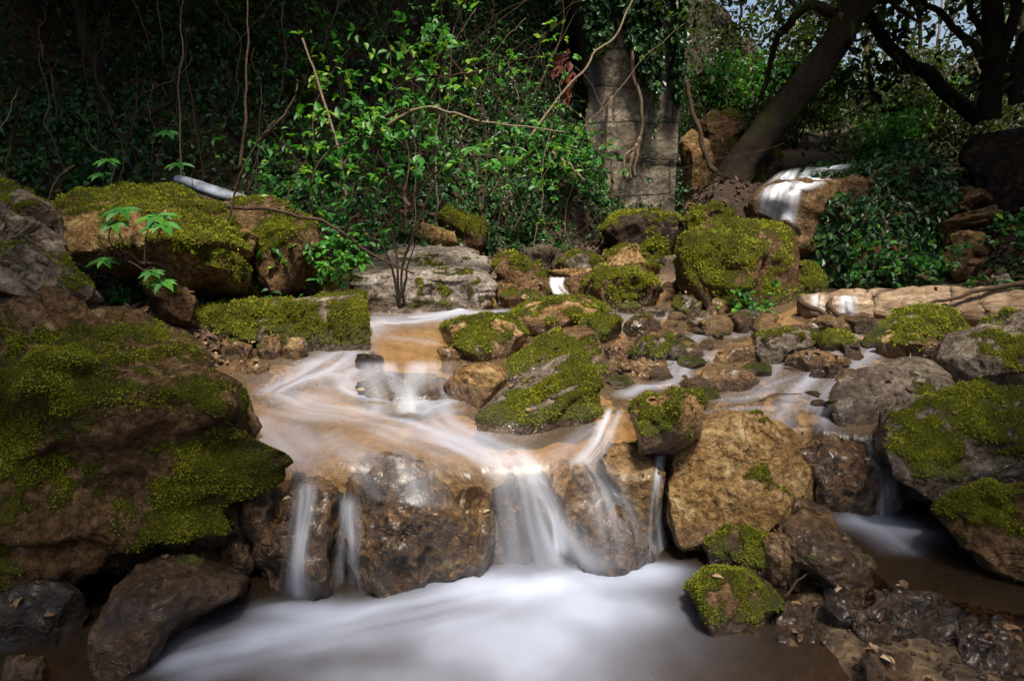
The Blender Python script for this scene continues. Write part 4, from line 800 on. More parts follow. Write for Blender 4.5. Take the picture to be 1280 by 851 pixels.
cascade('waterfall', 'thin spout splitting the dark lip of the ledge middle', [(655, 588, 676, 590, 2.5), (670, 620, 696, 622, 2.42), (682, 655, 710, 655, 2.36), (682, 700, 722, 700, 2.3)], .8, 23, threads=2, nu=16, edge=.45)
cascade('waterfall', 'small blue white chute beside the blue black stone', [(752, 506, 790, 509, 2.95), (742, 530, 778, 535, 2.85), (728, 555, 770, 556, 2.78), (700, 584, 745, 586, 2.7)], .6, 24, threads=4, nu=24, edge=.4)
cascade('waterfall', 'grey veil of water sliding over the dark violet rock in the bend', [(430, 450, 590, 446, 3.2), (432, 475, 586, 474, 3.0), (440, 500, 590, 500, 2.85), (430, 520, 600, 520, 2.75)], .42, 25, threads=6, edge=.35, off=.012)

# ------------------------------------------------------------------ stone wall
xs = np.linspace(0, 1, 90); zs = np.linspace(.1, 4.6, 190); Uw, Zw = np.meshgrid(xs, zs)
WX0 = at(730, 240, 7.35)[0]; WX1 = at(846, 200, 7.35)[0]
left = np.interp(Zw, [.1, .9, 1.6, 2.6, 4.6], [WX0 + .1, WX0 + .08, WX0 + .02, WX0 - .05, WX0 - .05]) + .05 * fbm(xy0(Zw * 2.2, 0 * Zw), 3, 5)
Xw = left + (WX1 - left) * Uw
nb = fbm(np.stack([Xw * 3, 0 * Xw, Zw * 3], -1), 5, 61); nr = ridged(np.stack([Xw * 1.8, 0 * Xw, Zw * 2.8], -1), 4, 62)
Yw = 7.35 + .02 * nb - .025 * (nr - .5) + .05 * (1 - ss(0, .03, Uw)) - .02 * np.round(Zw * 2.2 + .2 * nb) % .04
front = np.stack([Xw, Yw, Zw], -1)
Us, Zs2 = np.meshgrid(np.linspace(0, 1, 30), zs); ns = fbm(np.stack([Us * 3, Us * 0 + 4, Zs2 * 3], -1), 5, 63)
side = np.stack([WX1 + .16 * Us + .04 * ns * ss(0, .2, Us), Yw[:, -1:] + .02 + 1.0 * Us, Zs2], -1)
sback = np.stack([left[:, :1] + 0 * Us, 7.4 + 1.0 * Us, Zs2], -1)[:, ::-1]
allw = np.concatenate([sback, front, side], 1); nW = allw.shape[1]
def wall_mat():
    s = NT('old_wall'); tc = s.n('TexCoord').outputs['Object']
    a = s.noise(tc, 2.2, 6, .65, .5); b = s.noise(tc, 20, 6, .7)
    mp = s.n('Mapping'); s.l(tc, mp.inputs[0]); mp.inputs['Scale'].default_value = (5, 5, .6); stn = s.noise(mp.outputs[0], 1.3, 5, .6)
    col = s.ramp(a, [(.3, (0.10, 0.08, 0.06)), (.5, (0.22, 0.185, 0.14)), (.7, (0.35, 0.30, 0.24))])
    col = s.mix(s.rng(b, .4, .65), s.mix(1.0, col, (.5, .45, .4), 'MULTIPLY'), col)
    col = s.mix(s.rng(stn, .5, .66, 0, .8), col, (0.03, 0.028, 0.03))
    vo = s.n('TexVoronoi', feature='DISTANCE_TO_EDGE'); mp2 = s.n('Mapping'); s.l(tc, mp2.inputs[0]); mp2.inputs['Scale'].default_value = (2.2, 2.2, 3.0)
    dn = s.n('TexNoise'); s.l(tc, dn.inputs['Vector']); dn.inputs['Scale'].default_value = 4; dn.inputs['Detail'].default_value = 5
    mv = s.n('VectorMath', operation='MULTIPLY_ADD'); s.l(dn.outputs['Color'], mv.inputs[0]); mv.inputs[1].default_value = (.5, .5, .5); s.l(mp2.outputs[0], mv.inputs[2]); s.l(mv.outputs[0], vo.inputs['Vector'])
    bk = s.n('TexBrick'); mp3 = s.n('Mapping'); wv = s.n('VectorMath', operation='MULTIPLY_ADD'); s.l(dn.outputs['Color'], wv.inputs[0]); wv.inputs[1].default_value = (.12, .12, .12); s.l(tc, wv.inputs[2]); s.l(wv.outputs[0], mp3.inputs[0])
    mp3.inputs['Rotation'].default_value = (math.pi / 2, 0, 0); s.l(mp3.outputs[0], bk.inputs[0]); bk.inputs['Scale'].default_value = 1.0; bk.inputs['Brick Width'].default_value = .62; bk.inputs['Row Height'].default_value = .36; bk.inputs['Mortar Size'].default_value = .014; bk.inputs['Mortar Smooth'].default_value = .6
    jt = s.math('MAXIMUM', s.math('MULTIPLY', s.rng(vo.outputs['Distance'], 0, .02, 1, 0), s.rng(a, .48, .6)), s.math('MULTIPLY', bk.outputs['Fac'], s.rng(b, .35, .6))); col = s.mix(s.math('MULTIPLY', jt, .7), col, (0.03, 0.025, 0.02))
    h = s.math('ADD', s.math('ADD', a, s.math('MULTIPLY', b, .5)), s.math('MULTIPLY', jt, -.8))
    s.bsdf(col, .85, s.bump(h, .9, .04), .3); return s.m
wl = mesh('stone_wall', allw.reshape(-1, 3), grid_faces(nW, len(zs)), wall_mat(), None, (WX1, 7.4, .1))
tag(wl, 'tall old grey stone wall end with ivy hanging from its top', 'wall')
def wall_ivy(name, label, n, cond, size, seed):
    r = np.random.default_rng(seed); k = n * 4; z = r.uniform(.3, 4.5, k); u = r.uniform(0, 1.0, k)
    x = np.interp(z, zs, left[:, 0]) + (WX1 - np.interp(z, zs, left[:, 0])) * u
    m = cond(u, z, fbm(np.stack([x * 2.6, 0 * x, z * 1.5], -1), 4, seed)); x, z, u = x[m][:n], z[m][:n], u[m][:n]; q = len(x)
    P = np.stack([x, 7.30 - .16 * r.random(q) ** 2 - .05 * fbm(np.stack([x * 5, 0 * x, z * 5], -1), 2, seed), z], -1)
    D = unit(np.array([0, -.35, -.8]) + .55 * r.normal(size=(q, 3))); N = unit(np.array([0, -1, .45]) + .4 * r.normal(size=(q, 3)))
    o = leaves(name, P, D, N, size * r.uniform(.6, 1.4, q), np.clip(.4 + .25 * r.normal(size=q), 0, 1), M_IVY, None, (float(x.mean()), 7.2, float(z.min()))); return tag(o, label, 'ivy')
wall_ivy('ivy', 'dark ivy curtain covering the upper part of the stone wall', 12000, lambda u, z, n: (z + .5 * n - .25 * (1 - u) - .5 * np.exp(-((u - .3) / .12) ** 2) - .55 * np.exp(-((u - .83) / .06) ** 2) > 1.72 - .0 * u) & ((z > 1.2)), .06, 5)
wall_ivy('ivy', 'narrow ivy strand trailing down the stone wall below the curtain', 500, lambda u, z, n: (abs(u - .72 - .08 * n - .05 * np.sin(z * 5)) < .04 + .05 * np.clip(n, 0, 1)) & (z > .9) & (z < 2.2), .05, 6)
for i, (lb, ps) in enumerate([('thick pale ivy root snaking down the middle of the stone wall', [[(790, 60), (792, 100), (803, 135), (801, 165), (793, 185), (782, 195), (780, 225)], [(797, 180), (788, 200), (789, 225)], [(800, 172), (795, 195), (794, 222)]]), ('thin dark ivy root on the left part of the stone wall', [[(760, 120), (759, 150), (757, 180), (750, 200)]])]):
    t = merge([tube_geo([at(a, b, 7.24) for a, b in p], .022 if i == 0 else .016, .012, wob=.015, seed=i) for p in ps])
    tag(mesh('ivy_root', t[0], t[1], M_PALETWIG if i == 0 else M_TWIG, None, t[0][0]), lb, 'root')

# ------------------------------------------------------------------ trees
def crown_leaves(centers, n, spread, size, r, tint0=.5):
    k = len(centers); c = r.integers(0, k, n); cl = r.normal(size=k) * .22
    sp = spread * r.uniform(.5, 1.2, k)
    P = np.asarray(centers)[c] + r.normal(size=(n, 3)) * sp[c][:, None] * np.array([1, 1, .6])
    D = unit(rdir(n, r) + np.array([0, 0, -.3])); N = unit(rdir(n, r) * .8 + np.array([0, 0, 1]))
    return P, D, N, size * r.uniform(.6, 1.4, n), np.clip(tint0 + cl[c] + .15 * r.normal(size=n), 0, 1)
def tree(name, label, trunk, r0, r1, limbs, clumps, nleaf, spread, lsize, seed, mat=M_BARK, group=None, tint=.5, bark=.1, sides=14, wob=.03, lmat=None, cat='tree'):
    r = np.random.default_rng(seed)
    e = empty(name, trunk[0], label, cat, group)
    tube('trunk', trunk, r0, r1, mat, e, sides=sides, n=40, wob=wob, seed=seed, bark=bark)
    for i, (p, a, b) in enumerate(limbs): tube('limb', p, a, b, mat, e, sides=8, n=20, wob=.05, seed=seed + i, bark=bark * .5)
    if nleaf: leaves('crown', *crown_leaves(clumps, nleaf, spread, lsize, r, tint), lmat or M_TREE, e)
    return e
A = lambda px, py, d: at(float(px), float(py), float(d))
r_ = np.random.default_rng(50)
tr = tree('leaning_tree', 'thick dark trunk leaning right beside the back waterfall', [A(898, 262, 7.0), A(925, 205, 7.05), A(980, 140, 7.1), A(1030, 75, 7.15), A(1075, 0, 7.2), A(1130, -110, 7.3), A(1200, -260, 7.5)], [.22, .155, .136, .13, .125, .12, .10], 0,
     [([A(1050, 20, 7.2), A(1020, 8, 7.3), A(998, 14, 7.4), A(985, 32, 7.5), A(970, 60, 7.6), A(958, 100, 7.7), A(950, 125, 7.7)], .055, .018),
      ([A(1000, 15, 7.4), A(985, -10, 7.6), A(960, -60, 7.8)], .035, .015),
      ([A(985, 40, 7.5), A(960, 45, 7.5), A(938, 65, 7.5)], .02, .006),
      ([A(1040, 60, 7.2), A(1060, 48, 7.0), A(1085, 50, 6.9)], .03, .01),
      ([A(1078, 8, 7.2), A(1105, 2, 7.2), A(1130, 15, 7.2), A(1150, 22, 7.2)], .03, .01)],
     [A(1180, -250, 7.5) + r_.normal(size=3) * .9 for _ in range(40)], 7000, .3, .10, 3, sides=28, bark=.14)
tree('leaning_tree', 'slim dark trunk leaning left above the right bank', [A(1225, 150, 7.9), A(1180, 112, 8.0), A(1140, 78, 8.1), A(1105, 48, 8.2), A(1075, 5, 8.3), A(1050, -60, 8.4)], .085, .045,
     [([A(1110, 52, 8.2), A(1125, 40, 8.1), A(1140, 45, 8.0)], .03, .012)], [], 0, .3, .09, 4, M_DARKBARK)
tree('tree', 'dark many stemmed tree at the upper right corner', [A(1236, 150, 7.2), A(1240, 60, 7.2), A(1236, -40, 7.2), A(1230, -200, 7.3)], .105, .07,
     [([A(1240, 110, 7.2), A(1258, 50, 7.1), A(1275, -40, 7.0), A(1290, -160, 7.0)], .06, .035), ([A(1238, 90, 7.2), A(1205, 45, 7.3), A(1172, 12, 7.3), A(1140, -30, 7.4)], .045, .02), ([A(1238, 60, 7.2), A(1210, 10, 7.3), A(1190, -60, 7.4)], .04, .02), ([A(1270, 130, 7.0), A(1285, 40, 7.0), A(1300, -60, 7.0)], .065, .04)],
     [A(1250, -170, 7.0) + r_.normal(size=3) * np.array([1.3, 1.3, .7]) for _ in range(50)], 9000, .35, .10, 5, M_DARKBARK)
tree('tree', 'thin dark trunk rising through the ivy on the left bank', [A(165, 235, 5.0), A(150, 170, 5.1), A(130, 110, 5.2), A(112, 60, 5.2), A(100, -20, 5.3), A(90, -200, 5.4)], .05, .035,
     [([A(150, 165, 5.1), A(200, 130, 5.0), A(225, 90, 5.0), A(240, 40, 5.0)], .025, .01)], [A(100, -330, 5.0) + r_.normal(size=3) * np.array([1.0, 1.0, .5]) for _ in range(50)], 9000, .35, .10, 6, M_DARKBARK)
# bank trees with shading crowns; last two added unseen to darken the front corners
for i, (x, y, h, cx_, cy_, cz) in enumerate([(-4.6, 6.6, 7, -3.6, 4.8, 5.0), (-2.4, 7.4, 7.5, -1.9, 5.9, 5.2), (-.2, 8.3, 8, -.1, 7.0, 5.6), (1.2, 10.2, 8, 1.0, 9.4, 5.8), (-6.5, 4.5, 7, -4.6, 3.2, 4.6), (5.6, 6.6, 7, 4.9, 5.9, 5.0), (6.4, 4.6, 7, 5.6, 4.4, 5.2), (-4.6, -.4, 7, -2.15, .4, 4.5), (5.2, -.6, 7, 3.75, -.15, 4.6)]):
    r = np.random.default_rng(70 + i); z0 = float(terr(x, y)) - .1
    top = np.array([cx_, cy_, cz + .8]); cl = np.array([cx_, cy_, cz]) + r.normal(size=(60, 3)) * np.array([1.0, .9, .5])
    cl[:, 2] = np.maximum(cl[:, 2], 1.25 + .27 * cl[:, 1] + .7)
    tree('bank_tree', ['shady tree on the left bank top above the brown blocky boulder', 'shady tree on the bank top above the grey slab', 'shady tree on the bank top left of the stone wall', 'shady tree behind the stone wall', 'shady tree at the far left above the huge boulder', 'shady tree on the right bank above the layered ledges', 'shady tree at the right edge above the grey boulders', 'unseen tree added to shade the huge mossy boulder', 'unseen tree added to shade the dark lower pool'][i],
         [(x, y, z0), (x * .97, y * .97, z0 + 1.5), (x * .5 + cx_ * .5, y * .5 + cy_ * .5, cz - .3), tuple(top)], .12, .04, [], cl, 7500, .33, .13, 80 + i, M_DARKBARK, 'shady trees on the banks')

# valley gap: slender trees, bushes
for i in range(26):
    r = np.random.default_rng(200 + i); px = r.uniform(865, 1290); d = r.uniform(11, 21)
    gap = abs(px - 1112) < 70
    x = (px - CX) / FPX * d; z0 = float(terr(x, d)) - .1; h = r.uniform(3.5, 6.5); t = r.normal(size=2) * .5
    base = np.array([x, d, z0]); tp = base + np.array([t[0], t[1], h])
    n = 0 if gap else int(r.integers(900, 1800))
    cl = [base + (tp - base) * f + r.normal(size=3) * np.array([.7, .7, .4]) for f in r.uniform(.25, 1.0, 26)]
    lim = []
    for _ in range(6):
        f = r.uniform(.3, .85); p = base + (tp - base) * f; q = rdir(1, r)[0] * .6 + np.array([0, 0, .7]); lim.append(([p, p + q * .6, p + q * 1.2 + np.array([0, 0, .1])], .02, .006))
    tree('slender_tree', 'slender young tree among others in the valley gap behind the leaning trunk', [base, base + (tp - base) * .5 + r.normal(size=3) * .1, tp], r.uniform(.03, .06), .012, lim, cl, n, .32, .13, 220 + i, M_PALETWIG if i % 3 == 0 else M_TWIG, 'slender trees in the valley gap', .55, 0, 7)
def bush(name, label, base, w, h, nleaf, lsize, seed, group=None, tint=.5, lmat=None, nst=7):
    r = np.random.default_rng(seed); e = empty(name, base, label, 'bush', group); base = np.asarray(base, float); gs = []; cl = []
    for k in range(nst):
        tp = base + np.array([r.normal() * w * .5, r.normal() * w * .4, h * r.uniform(.6, 1.1)]); md = (base + tp) / 2 + np.array([0, 0, h * .15])
        gs.append(tube_geo([base + r.normal(size=3) * .03, md, tp], .012, .004, n=10, sides=5, wob=.03, seed=seed + k)); cl += [base + (tp - base) * f + r.normal(size=3) * .06 * w for f in (.4, .6, .8, 1.0)]
    V, Fs = merge(gs); mesh('stems', V, Fs, M_TWIG, e, e.location)
    leaves('foliage', *crown_leaves(cl, nleaf, .14 * w + .03, lsize, r, tint), lmat or M_SHRUB, e); return e
for i in range(20):
    r = np.random.default_rng(400 + i); px = r.uniform(870, 1220); d = r.uniform(8.6, 13)
    x = (px - CX) / FPX * d
    bush('bush', 'light green bush on the valley floor behind the leaning trunk', (x, d, float(terr(x, d))), r.uniform(.7, 1.3), r.uniform(.6, 1.5), 1100, .075, 420 + i, 'bushes in the valley gap', .5, M_TREE if i % 4 else M_SHRUB)

# ------------------------------------------------------------------ ground ivy, litter
def on_terr(x, y):
    e = .03; z = terr(x, y); n = unit(np.stack([-(terr(x + e, y) - z) / e, -(terr(x, y + e) - z) / e, np.ones_like(x)], -1)); return np.stack([x, y, z], -1), n
def ground_leaves(name, n, xr_, yr_, cond, size, tint, mat, seed, lift=.14, flatn=.5):
    r = np.random.default_rng(seed); x = r.uniform(*xr_, n * 3); y = r.uniform(*yr_, n * 3); m = cond(x, y, r); x, y = x[m][:n], y[m][:n]; q = len(x)
    P, N = on_terr(x, y); cl = fbm(P * 2.6 + 3, 3, seed); P = P + N * (lift * np.clip(.5 + cl * 1.3, 0.02, 1.6) * r.uniform(.1, 1, q))[:, None]
    D = unit(rdir(q, r) * .9 + np.array([0, -.3, -.45])); Nn = unit(N * flatn + rdir(q, r) * .55 + np.array([0, -.35, .4]))
    t = np.clip(tint + .25 * fbm(P * 1.7 + 9, 3, seed + 2) + .2 * r.normal(size=q), 0, 1)
    return tag(leaves(name, P, D, Nn, size * r.uniform(.55, 1.45, q), t, mat), kind='stuff')
ground_leaves('ground_ivy', 110000, (-7, 2.2), (4.0, 9.6), lambda x, y, r: (y > yb(x) - .15) & (y < yb(x) + 2.9) & (fbm(xy0(x * 1.8, y * 1.8), 4, 5) + .35 * r.normal(size=len(x)) > -.35), .042, .5, M_IVY, 601, .24)
ground_leaves('ground_ivy', 14000, (2.4, 7.5), (4.8, 9.0), lambda x, y, r: (x > xr(y) + .1) & (fbm(xy0(x * 2, y * 2), 4, 8) + .3 * r.normal(size=len(x)) > .0), .05, .3, M_IVY, 602, .1)
ground_leaves('leaf_litter', 16000, (2.0, 7.5), (4.6, 9.0), lambda x, y, r: (x > xr(y) - .15), .055, .42, M_LITTER, 603, .03, 1.2)
ground_leaves('leaf_litter', 14000, (-6, 2.2), (3.6, 8.5), lambda x, y, r: (y > yb(x) - .8) & (y < yb(x) + 2.4), .05, .35, M_LITTER, 604, .05, 1.0)
ground_leaves('undergrowth', 5000, (-6.5, .6), (4.2, 8.6), lambda x, y, r: (y > yb(x) - .3) & (y < yb(x) + 2.2) & (fbm(xy0(x * 1.3 + 5, y * 1.3), 3, 15) + .25 * r.normal(size=len(x)) > .3), .042, .3, M_SHRUB, 605, .38)
ground_leaves('undergrowth', 12000, (1.9, 8), (8.2, 18), lambda x, y, r: (fbm(xy0(x * .8, y * .8), 3, 16) > -.1), .09, .5, M_TREE, 606, .3)
ground_leaves('leaf_litter', 9000, (1.6, 5.5), (6.3, 9.5), lambda x, y, r: r.random(len(x)) > .1, .06, .4, M_LITTER, 607, .04, 1.0)
ground_leaves('ground_ivy', 6000, (1.6, 5.0), (6.6, 9.5), lambda x, y, r: (fbm(xy0(x * 1.5, y * 1.5), 3, 18) > -.05), .06, .5, M_IVY, 608, .15)
ground_leaves('leaf_litter', 9000, (-3.2, -.6), (3.0, 5.6), lambda x, y, r: (x < xl(y) - .05), .04, .4, M_LITTER, 609, .02, 1.2)
ground_leaves('undergrowth', 2200, (-3.4, -.6), (3.2, 5.4), lambda x, y, r: (x < xl(y) - .2) & (fbm(xy0(x * 2, y * 2), 3, 19) > .1), .045, .4, M_SHRUB, 610, .10)
# ivy over the waterfall boulder
def rock_ivy(label, key, n, cond, size, seed, tint=.45):
    V, F, N = ROCKS[key]; r = np.random.default_rng(seed); ctr = V[F].mean(1); fn = N[F].mean(1); a = np.linalg.norm(np.cross(V[F[:, 1]] - V[F[:, 0]], V[F[:, 2]] - V[F[:, 0]]), axis=1)
    w = a * cond(ctr, fn); f = r.choice(len(F), n, p=w / w.sum()); P = ctr[f] + r.normal(size=(n, 3)) * .012; Nn = fn[f]
    P = P + Nn * (.10 * r.random(n) ** 1.5)[:, None]
    o = leaves('ivy', P, unit(rdir(n, r) * .7 + np.array([0, -.2, -.6])), unit(Nn + rdir(n, r) * .5 + np.array([0, -.1, .3])), size * r.uniform(.6, 1.4, n), np.clip(tint + .22 * r.normal(size=n), 0, 1), M_IVY, None, P.mean(0)); return tag(o, label, 'ivy')
WB = 'great rounded boulder that the back waterfall runs over'
rock_ivy('dark ivy draped over the right side of the waterfall boulder', WB, 6500, lambda c, n: (fbm(c * 3.2, 3, 3) * .5 + c[:, 0] + .25 * (1 - c[:, 2]) > 2.55) * (n[:, 1] < .3), .062, 61, .4)
ivr = np.random.default_rng(9)
r = np.random.default_rng(77); PP, NN = [], []
for key, (V, F, N) in ROCKS.items():
    ctr = V[F].mean(1); fn = N[F].mean(1); ok = np.where((fn[:, 2] > .72) & (ctr[:, 2] > terr(ctr[:, 0], ctr[:, 1]) + .07))[0]
    if len(ok) > 40 and ctr[:, 1].mean() < 6.5:
        q = r.choice(ok, int(r.integers(1, 9))); PP.append(ctr[q] + fn[q] * .008); NN.append(fn[q])
PP = np.vstack(PP); NN = np.vstack(NN); n = len(PP)
tag(leaves('leaf_litter', PP, unit(rdir(n, r) * np.array([1, 1, .2])), unit(NN + .25 * rdir(n, r)), r.uniform(.018, .045, n), np.clip(.65 + .25 * r.normal(size=n), 0, 1), M_LITTER), kind='stuff')
for i, (px, py, a, L) in enumerate([(820, 470, .4, .22), (1015, 452, -.5, .2), (905, 418, 1.1, .18), (770, 492, .2, .2), (960, 505, -.2, .25), (690, 345, .6, .3), (340, 442, .3, .25), (1000, 735, .8, .2), (1150, 745, -.3, .22), (300, 640, 1.2, .2), (1060, 520, .3, .18), (880, 385, -.7, .3)]):
    b = onmid(float(px), float(py)) if py < 560 else onz(float(px), float(py), -.36); q = np.array([math.cos(a), math.sin(a) * .6, .18]) * L
    tag(tube('snagged_twig', [b - q * .5 + np.array([0, 0, .02]), b + np.array([0, 0, .03]), b + q * .5 + np.array([0, 0, .03])], .005, .002, M_TWIG, wob=.015, seed=i, sides=5, n=12), 'short bare twig snagged between the stones of the stream', 'twig', 'twigs snagged in the stream')
# ------------------------------------------------------------------ shrubs and stems on the left bank
def stem_shrub(name, label, stems, r0, nleaf, lsize, seed, spread=.12, tint=.62, lmat=None, frm=.25, mat=None, cat='shrub', side=True, parts=True):
    """stems drawn through points (px, py, depth); leaves sit along them"""
    r = np.random.default_rng(seed); gs = []; Ps = []; Ts = []
    for k, s in enumerate(stems):
        gt = tube_geo([A(*p) for p in s], r0, r0 * .35, n=26, sides=6, wob=.010, seed=seed + k); gs.append(gt); C = gt[3]; Ps.append(C[int(26 * frm):]); Ts.append(np.gradient(C, axis=0)[int(26 * frm):])
    V, Fs = merge(gs); e = empty(name, gs[0][3][0], label, cat); mesh('stems', V, Fs, mat or M_TWIG, e, e.location)
    if nleaf:
        C = np.vstack(Ps); ns = max(8, nleaf // 5); i = r.integers(0, len(C), ns); Q = C[i] + r.normal(size=(ns, 3)) * spread * np.array([1, .8, .8]); sdn = unit(rdir(ns, r) * np.array([1, .7, .5]) + np.array([0, -.2, .1]))
        j = r.integers(0, ns, nleaf); P = Q[j] + sdn[j] * (lsize * 1.8 * r.random(nleaf))[:, None] + r.normal(size=(nleaf, 3)) * lsize * .12
        D = unit(rdir(nleaf, r) * .8 + sdn[j] * .7 + np.array([0, -.25, -.12])); N = unit(rdir(nleaf, r) * .5 + np.array([0, -.25, 1]))
        leaves('foliage', P, D, N, lsize * r.uniform(.4, 1.45, nleaf), np.where(r.random(nleaf) < .04, 1, np.clip(tint - .08 + .2 * r.normal(size=nleaf) + .35 * fbm(P * 3, 2, seed), 0, 1)), lmat or M_SHRUB, e)
    return e
stem_shrub('shrub', 'bright green arching shrub on the bank above the grey slab', [
    [(430, 320, 4.7), (440, 240, 4.75), (455, 175, 4.8), (490, 142, 4.8), (540, 136, 4.75), (585, 148, 4.7)],
    [(425, 320, 4.7), (420, 250, 4.8), (440, 180, 4.9), (470, 130, 4.9), (520, 96, 4.9), (570, 100, 4.8)],
    [(420, 325, 4.6), (390, 260, 4.6), (400, 200, 4.65), (440, 176, 4.7), (490, 172, 4.65), (515, 192, 4.6)],
    [(435, 325, 4.8), (470, 200, 4.9), (500, 110, 5.0), (520, 70, 5.0), (535, 60, 5.0)],
    [(430, 330, 4.7), (400, 240, 4.8), (390, 150, 4.9), (410, 100, 5.0), (440, 60, 5.0)],
    [(440, 330, 4.8), (520, 240, 4.7), (570, 200, 4.6), (610, 195, 4.5), (640, 205, 4.45)]], .008, 1250, .058, 31, .13, .74)
stem_shrub('shrub', 'loose leafy shrub of mid green leaves left of the bright arching shrub', [
    [(360, 345, 4.5), (350, 290, 4.6), (365, 230, 4.7), (390, 190, 4.8)], [(400, 350, 4.5), (420, 300, 4.5), (445, 270, 4.5)], [(370, 345, 4.5), (390, 290, 4.6), (420, 250, 4.6), (460, 240, 4.6)],
    [(350, 345, 4.5), (320, 300, 4.7), (310, 240, 4.8), (330, 180, 4.9)]], .007, 600, .052, 32, .13, .5)
stem_shrub('shrub', 'slender shrub with small yellow green leaves right of the bright arching shrub', [
    [(600, 290, 5.4), (610, 200, 5.5), (600, 120, 5.6), (580, 40, 5.7), (570, -20, 5.7)], [(620, 290, 5.5), (640, 190, 5.6), (660, 110, 5.7), (680, 40, 5.8)], [(640, 290, 5.6), (690, 200, 5.8), (705, 170, 5.8)], [(540, 100, 5.6), (600, 88, 5.5), (650, 75, 5.4), (715, 66, 5.4)], [(600, 120, 5.6), (540, 40, 5.7), (520, 0, 5.7)]], .006, 600, .045, 33, .15, .85)
stem_shrub('shrub', 'dark leafy bush at the top of the frame above the arching shrub', [
    [(430, 150, 5.6), (420, 80, 5.7), (400, 20, 5.8)], [(440, 150, 5.6), (470, 60, 5.7), (500, 10, 5.8)], [(420, 150, 5.6), (360, 70, 5.7), (340, 10, 5.8)], [(410, 120, 5.6), (300, 60, 5.7), (260, 20, 5.8)]], .008, 600, .055, 34, .18, .4)
stem_shrub('shrub', 'low leafy clump at the foot of the stone wall', [[(720, 240, 6.7), (715, 200, 6.7), (725, 170, 6.7)], [(720, 240, 6.7), (690, 200, 6.6), (680, 180, 6.6)], [(725, 240, 6.7), (740, 215, 6.6), (750, 190, 6.6)], [(690, 240, 6.7), (670, 170, 6.7), (690, 140, 6.7)]], .006, 900, .055, 35, .12, .55)
stem_shrub('shrub', 'bright leafy clump beside the right end of the grey boulder group', [[(395, 350, 4.35), (420, 330, 4.3), (440, 340, 4.25)], [(390, 350, 4.35), (400, 320, 4.3), (415, 305, 4.3)], [(360, 355, 4.3), (345, 340, 4.2)]], .005, 320, .05, 36, .08, .55)
stem_shrub('plant', 'bright green herb at the foot of the big blocky mossy boulder', [[(935, 388, 4.55), (930, 375, 4.5), (925, 368, 4.5)], [(940, 388, 4.55), (955, 378, 4.5), (965, 375, 4.5)], [(925, 388, 4.55), (912, 376, 4.5)], [(950, 388, 4.5), (938, 370, 4.45)]], .004, 160, .04, 37, .05, .62, cat='plant')
stem_shrub('plant', 'green leafy weeds on the right bank behind the log', [[(1120, 350, 5.2), (1125, 330, 5.2)], [(1150, 350, 5.2), (1160, 325, 5.2)], [(1190, 345, 5.2), (1200, 328, 5.2)], [(1090, 340, 5.2), (1100, 300, 5.3)], [(1080, 350, 5.2), (1070, 320, 5.2)]], .005, 420, .05, 38, .12, .4, cat='plant')
stem_shrub('plant', 'green leafy weeds at the far right edge of the bank', [[(1250, 300, 5.2), (1262, 285, 5.2)], [(1270, 310, 5.2), (1285, 290, 5.2)], [(1250, 370, 4.9), (1265, 362, 4.9)]], .005, 200, .05, 39, .09, .4, cat='plant')
def seedling(label, base, tops, lsize, seed):
    r = np.random.default_rng(seed); gs = []; PP, DD, NN, SZ, TT = [], [], [], [], []
    b = A(*base)
    for t in tops:
        tp = A(*t); gt = tube_geo([b, (b + tp) / 2 + r.normal(size=3) * .02, tp], .004, .002, n=12, sides=5); gs.append(gt)
        k = 7
        for q in range(k):
            a = q / k * 2 * np.pi + r.uniform(-.2, .2); D = np.array([math.cos(a), math.sin(a) * .8, -.15 + .25 * math.sin(a)]); PP.append(tp); DD.append(D); NN.append(np.array([D[0] * .3, -.35 + D[1] * .3, 1])); SZ.append(lsize * r.uniform(.7, 1.15)); TT.append(np.clip(.6 + .15 * r.normal(), 0, 1))
    V, Fs = merge(gs); e = empty('seedling', b, label, 'plant'); mesh('stems', V, Fs, M_TWIG, e, e.location)
    leaves('foliage', np.array(PP), np.array(DD), np.array(NN), np.array(SZ), np.array(TT), M_SHRUB, e, wr=.42, fold=.07)
seedling('seedling with broad drooping leaves on the left of the pair', (158, 330, 3.4), [(142, 280, 3.35), (152, 262, 3.4)], .10, 1)
seedling('seedling with a bright fan of leaves on the right of the pair', (180, 335, 3.4), [(203, 280, 3.35), (196, 270, 3.4)], .105, 2)
seedling('seedling hanging low under the broad tan boulder', (180, 338, 3.4), [(190, 340, 3.3), (205, 352, 3.3), (130, 325, 3.4)], .085, 3)
seedling('seedling standing in the shade above the broad tan boulder', (132, 262, 4.3), [(135, 200, 4.2), (126, 218, 4.25)], .085, 4)
seedling('seedling in the shade left of the bluish plank', (190, 245, 4.6), [(210, 165, 4.6), (222, 205, 4.55)], .10, 5)
seedling('seedling of pale broad leaves right of the arching shrub', (600, 270, 4.8), [(615, 205, 4.6), (590, 185, 4.6), (640, 185, 4.6)], .10, 6)

